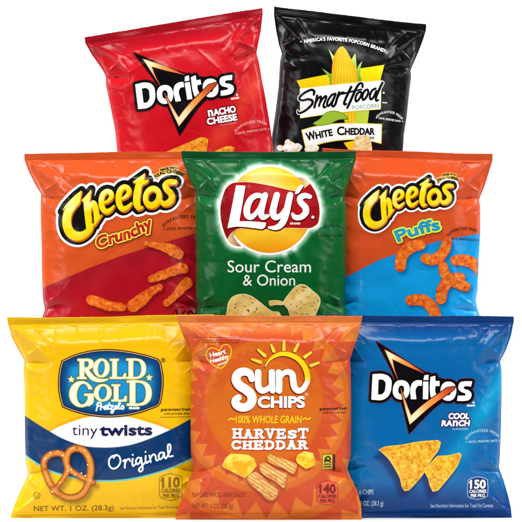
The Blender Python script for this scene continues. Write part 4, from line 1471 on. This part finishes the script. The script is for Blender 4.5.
for (a, b, c, d) in ((252.2, 358.8, 260.4, 361.6), (258.2, 349.3, 264.8, 355.2), (271.2, 344.8, 273.8, 350.6), (283.9, 341, 283.7, 349), (298.2, 343.4, 294.6, 350.2), (310.6, 352.2, 304.6, 356.4), (318.4, 362.2, 310.8, 365)):
    rays.stroke([(a, b), (c, d)], [1.2, 1.7])
t = Shape().text('CHIPS', [(258.4, 406.2), (304, 406.2)], 10.2)
gs, ga2, gr, gt = s.grid(0.25, 2), arc.grid(0.25, 2), rays.grid(0.25, 1.5), t.grid(0.22, 2.5)
DK = (140, 30, 14)
sft = lambda g, dx, dy: Grid(g.x0 + dx, g.y0 + dy, g.st, g.D, g.M)


def arcc(x, y, d):
    c = mix(np.array([255, 214, 20.]), np.array([255, 250, 225.]), sm(374, 386, y))
    return mix(c, np.array([255, 240, 170.]), sm(270, 265, x))


lg = sun.decal('brand_logo', [(sft(ga2, -0.7, 0.9), 0.3, DK, 0), (sft(gr, -0.6, 0.8), 0.2, DK, 0), (gr, 0, (255, 214, 60), 3), (ga2, 0, arcc, 3)])
sun.decal('logo_lettering', [(sft(gs, -0.8, 1.0), 0.3, DK, 1), (sft(gt, -0.6, 0.8), 0.95, DK, 1), (gs, 0, (254, 254, 252), 4), (gt, 0.75, (254, 254, 252), 4)], lg)
sun.decal('registered_mark', [(Shape().text('R', [(305.6, 394.4), (307, 394.4)], 1.6).stroke([(306.3 + 1.5 * math.cos(a), 393.6 + 1.5 * math.sin(a)) for a in np.linspace(0, 6.283, 13)[:-1]], .2, smooth=False, closed=True).grid(0.2, 1), 0.0, (250, 220, 200), 0)], lg)
ht = [(219.5, 350.2), (222.5, 345.4), (227.6, 344.4), (231.2, 348.4), (230.8, 355), (227, 361.8), (221.6, 367.6), (213.6, 364.6), (208.4, 360), (206.4, 354.6), (207.8, 349.8), (212, 347.6), (216.6, 348.6)]
hb = sun.decal('heart_badge', [(Shape().stroke(ht, 0.6, closed=True).grid(0.22, 1), 0, (252, 190, 40), 0)])
t = Shape().text('Heart', [(210.6, 357.2), (226, 353)], 4.6, shear=0.1).text('Healthy', [(211, 363), (229, 357.6)], 4.0, shear=0.1)
t.stroke([(218, 364.6), (223, 363), (227, 361)], 0.3)
sun.decal('badge_lettering', [(t.grid(0.2, 1), 0.25, (255, 240, 230), 1)], hb)
t = Shape().text('100% WHOLE GRAIN', [(236, 422), (301, 422)], 7.2, shear=0.05)
t.stroke([(229, 419), (231.4, 417.4), (233, 418.6), (235, 417.6)], 0.55).stroke([(302.6, 418.2), (305, 417), (307, 418.4), (310, 417.2)], 0.55)
sun.decal('grain_claim', [(t.grid(0.2, 1), 0.18, (253, 200, 36), 0)])

# slab letters for the flavour
SL = {
    'H': ([((.2, 0), (.2, 1)), ((.8, 0), (.8, 1)), ((.2, .5), (.8, .5))], [((.02, 0), (.4, 0)), ((.02, 1), (.4, 1)), ((.6, 0), (.98, 0)), ((.6, 1), (.98, 1))]),
    'A': ([((.5, 0), (.2, 1)), ((.5, 0), (.82, 1)), ((.3, .66), (.72, .66))], [((.0, 1), (.36, 1)), ((.62, 1), (1, 1)), ((.36, 0), (.62, 0))]),
    'R': ([((.22, 0), (.22, 1)), ((.22, 0), (.65, .02)), ((.65, .02), (.8, .25)), ((.8, .25), (.62, .5)), ((.62, .5), (.22, .5)), ((.5, .5), (.85, 1))], [((.02, 0), (.3, 0)), ((.02, 1), (.42, 1)), ((.7, 1), (1, 1))]),
    'V': ([((.2, 0), (.5, 1)), ((.8, 0), (.5, 1))], [((.0, 0), (.38, 0)), ((.62, 0), (1, 0))]),
    'E': ([((.22, 0), (.22, 1)), ((.1, 0), (.85, 0)), ((.1, 1), (.88, 1)), ((.22, .5), (.66, .5))], [((.86, 0), (.86, .24)), ((.9, 1), (.9, .74)), ((.68, .36), (.68, .64)), ((.02, 0), (.2, 0)), ((.02, 1), (.2, 1))]),
    'S': ([((.85, .1), (.5, 0)), ((.5, 0), (.18, .14)), ((.18, .14), (.24, .4)), ((.24, .4), (.76, .58)), ((.76, .58), (.84, .84)), ((.84, .84), (.5, 1)), ((.5, 1), (.14, .88))], [((.86, 0), (.86, .24)), ((.14, 1), (.14, .76))]),
    'T': ([((.5, 0), (.5, 1)), ((.06, 0), (.94, 0))], [((.05, 0), (.05, .26)), ((.95, 0), (.95, .26)), ((.28, 1), (.72, 1))]),
    'C': ([((.86, .2), (.6, 0)), ((.6, 0), (.3, .06)), ((.3, .06), (.14, .35)), ((.14, .35), (.14, .65)), ((.14, .65), (.3, .94)), ((.3, .94), (.62, 1)), ((.62, 1), (.88, .82))], [((.88, 0), (.88, .3))]),
    'D': ([((.22, 0), (.22, 1)), ((.22, 0), (.55, 0)), ((.55, 0), (.84, .24)), ((.84, .24), (.84, .76)), ((.84, .76), (.55, 1)), ((.55, 1), (.22, 1))], [((.02, 0), (.3, 0)), ((.02, 1), (.3, 1))]),
}


def slab(word, x0, x1, y0, y1, shape, smallcap=None):
    n = len(word)
    w = (x1 - x0) / n
    for i, ch in enumerate(word):
        yy0 = y0 + (smallcap.get(i, 0) if smallcap else 0)
        f = lambda p: (x0 + w * (i + 0.05 + 0.9 * p[0]), yy0 + 1.2 + p[1] * (y1 - yy0 - 2.4))
        main, ser = SL[ch]
        for a, b in main:
            shape.stroke([f(a), f(b)], 1.32, smooth=False)
        for a, b in ser:
            shape.stroke([f(a), f(b)], 0.95, smooth=False)


s = Shape()
slab('HARVEST', 232, 308.4, 427, 437.8, s, {1: 0.8, 2: .6, 5: 1.6, 4: .4})
slab('CHEDDAR', 231, 308, 439, 448.6, s, {1: .3, 5: -.4})
gs = s.grid(0.22, 1.5)
sun.decal('flavor_name', [(sft(gs, 0.4, 0.6), 0.25, (176, 50, 26), 0), (gs, -0.1, (254, 252, 248), 1)])
chs = [[(222.4, 464), (225.8, 457), (230.8, 452.4), (240, 452.8), (248.4, 453.6), (254, 457.4), (256.8, 464), (250.5, 472), (244.8, 477), (234, 471.5), (223.4, 466.4)],
       [(295.6, 458.6), (297.5, 453.6), (303.8, 450), (312.6, 451.8), (315.2, 460), (314, 464.6), (305.8, 467.8), (297.4, 462)]]
for i, p in enumerate(chs):
    g = Shape().poly(p, corner=18).grid(0.3, 5)
    sun.shadows.append((g, -0.8, 2.2, 2.5, 0.55, (130, 30, 15)))

    def cheese(x, y, d, i=i):
        c = mix(np.array([244, 176, 20.]), np.array([255, 210, 60.]), sm(.35, .6, fbm(x, y, 5, 20 + i)))
        yt = 460 - 0.10 * (x - 240) if i == 0 else 455.5 + 0.1 * (x - 304)
        c = mix(c, np.array([255, 226, 96.]), sm(0.5, -0.5, y - yt) * .8)
        c = mix(c, np.array([226, 140, 16.]), sm(0.55, 0.9, fbm(x, y * 2, 3, 8)) * 0.7)
        return mix(c, np.array([255, 226, 100.]), sm(-1.2, -.2, d) * 0.5)
    sun.decal('pictured_cheese', [(g, 0, cheese, 0)])
cps = [[(267.2, 455), (270, 452.6), (275, 454.6), (283, 457), (291, 460), (297, 463.4), (296, 468), (293.6, 472.6), (289, 471), (283, 467), (276, 464.6), (268.4, 460.4)],
       [(259.6, 463.6), (263, 460.8), (267, 462), (272, 465), (279, 469), (286.6, 472), (286.2, 478), (284, 487), (280, 484.6), (275, 480), (268.3, 476.6), (260.6, 470.4)],
       [(247.4, 476.6), (251.6, 471), (257, 471), (262, 475), (267, 479.4), (273, 484), (277.4, 488), (277.4, 495), (272, 499.8), (266.4, 498), (260, 491.6), (254.4, 486.8), (248.4, 481)]]
for i, p in enumerate(cps):
    g = Shape().poly(p, smooth=True).grid(0.3, 5)
    sun.shadows.append((g, -0.5, 2.6, 2.8, 0.6, (130, 30, 15)))
    cr = crumb((238, 180, 92), (204, 126, 46), (252, 222, 150), 80 + i, 3.0, 1.1)

    def grain(x, y, d, cr=cr):
        c = cr(x, y, d)
        rg = np.sin(((x - 250) * 0.55 + (470 - y) * 0.83 + 0.8 * vn(x, y, 5, 2)) * 1.9)
        c = mix(c, np.array([170, 100, 40.]), sm(0.0, 1, rg) * 0.42)
        c = mix(c, np.array([255, 232, 180.]), sm(0.2, 1, -rg) * 0.35)
        return mix(c, np.array([180, 108, 50.]), sm(-1.6, -.1, d) * 0.45)
    sun.decal('pictured_chip', [(g, 0, grain, 1 + i)])
g = Shape().poly(rect(322.2, 453.6, 332, 468.4)).grid(0.25, 1)
st = sun.decal('grain_stamp', [(g, 0.5, (30, 26, 10), 0), (g, 0, (214, 190, 40), 1), (Shape().poly(rect(333, 453.6, 334.8, 470)).grid(0.25, 1), 0, (40, 22, 10), 0)])
t = Shape().stroke([(324.6, 459.6), (325.6, 456.8), (328.4, 455.8), (330, 458), (328, 459.6), (326, 458.4)], 0.6).stroke([(324, 460.8), (327, 460), (330.6, 461)], 0.5)
t.text('WHOLE', [(323.3, 464.3), (331, 464.3)], 1.9).text('GRAIN', [(323.3, 467), (331, 467)], 1.9)
sun.decal('stamp_print', [(t.grid(0.18, 1), 0.1, (24, 22, 10), 2)], st)
calorie_badge(sun, '140', (316.6, 479.8, 337.8, 504.6), (232, 92, 58), (170, 40, 22), (128, 20, 14))
t = Shape().text('FLAVORED WHOLE GRAIN SNACKS', [(192.5, 496.4), (246, 496.4)], 4.8).text('NET WT. 1 OZ. (28.3g)', [(192.5, 508), (233, 508)], 4.8)
sun.decal('weight_text', [(t.grid(0.2, 1), 0.04, (150, 54, 20), 0)])
t = Shape().text('guaranteed fresh', [(319.2, 409.2), (347, 409.2)], 2.7)
t2 = Shape().text('until printed date', [(322, 412.8), (346.6, 412.8)], 2.0)
sun.decal('freshness_text', [(t.grid(0.2, 1), 0.1, (60, 20, 8), 0), (t2.grid(0.18, 1), 0.02, (90, 34, 10), 0)])
s = Shape()
rnd = random.Random(9)
for (ya, xa, xb) in ((337.2, 196, 243), (339.8, 203, 240), (342.2, 202, 236)):
    xx = xa
    while xx < xb:
        ln = rnd.uniform(1.2, 3.4)
        s.stroke([(xx, ya), (xx + ln, ya + rnd.uniform(-.2, .2))], 0.36, smooth=False)
        xx += ln + 1.3
sun.decal('fine_print', [(s.grid(0.2, 1), 0, (150, 40, 22), 0)])
sun.body(sun_art)

# ------------------------------------------------------------------ white blocks the two back rows stand on


def block(label, x0, x1, y0, y1, h, bev=0.002):
    import bmesh
    bm = bmesh.new()
    r = bmesh.ops.create_cube(bm, size=1)
    for v in bm.verts:
        v.co.x *= (x1 - x0)
        v.co.y *= (y1 - y0)
        v.co.z = (v.co.z + 0.5) * h
    bmesh.ops.bevel(bm, geom=bm.edges[:], offset=bev, segments=3, affect='EDGES')
    me = bpy.data.meshes.new('display_block')
    bm.to_mesh(me)
    bm.free()
    me.materials.append(M_BLOCK)
    o = bpy.data.objects.new('display_block', me)
    C.objects.link(o)
    o.location = ((x0 + x1) / 2, (y0 + y1) / 2, 0)
    o['label'] = label
    o['category'] = 'display block'


def row_top(bags):
    return min(min((b.root.location.z + (lx * math.sin(b.a)) * b.k) for lx in (float(np.interp(0, *b.L)), float(np.interp(0, *b.R)))) for b in bags)


block('lower white block hidden behind the front row, carrying the middle row', -0.19, 0.185, 0.050, 0.118, row_top([crun, lays, puff]) - 0.0005)
block('taller white block behind the middle row, carrying the tilted back row', -0.125, 0.125, 0.126, 0.215, row_top([red, black]) - 0.0005)
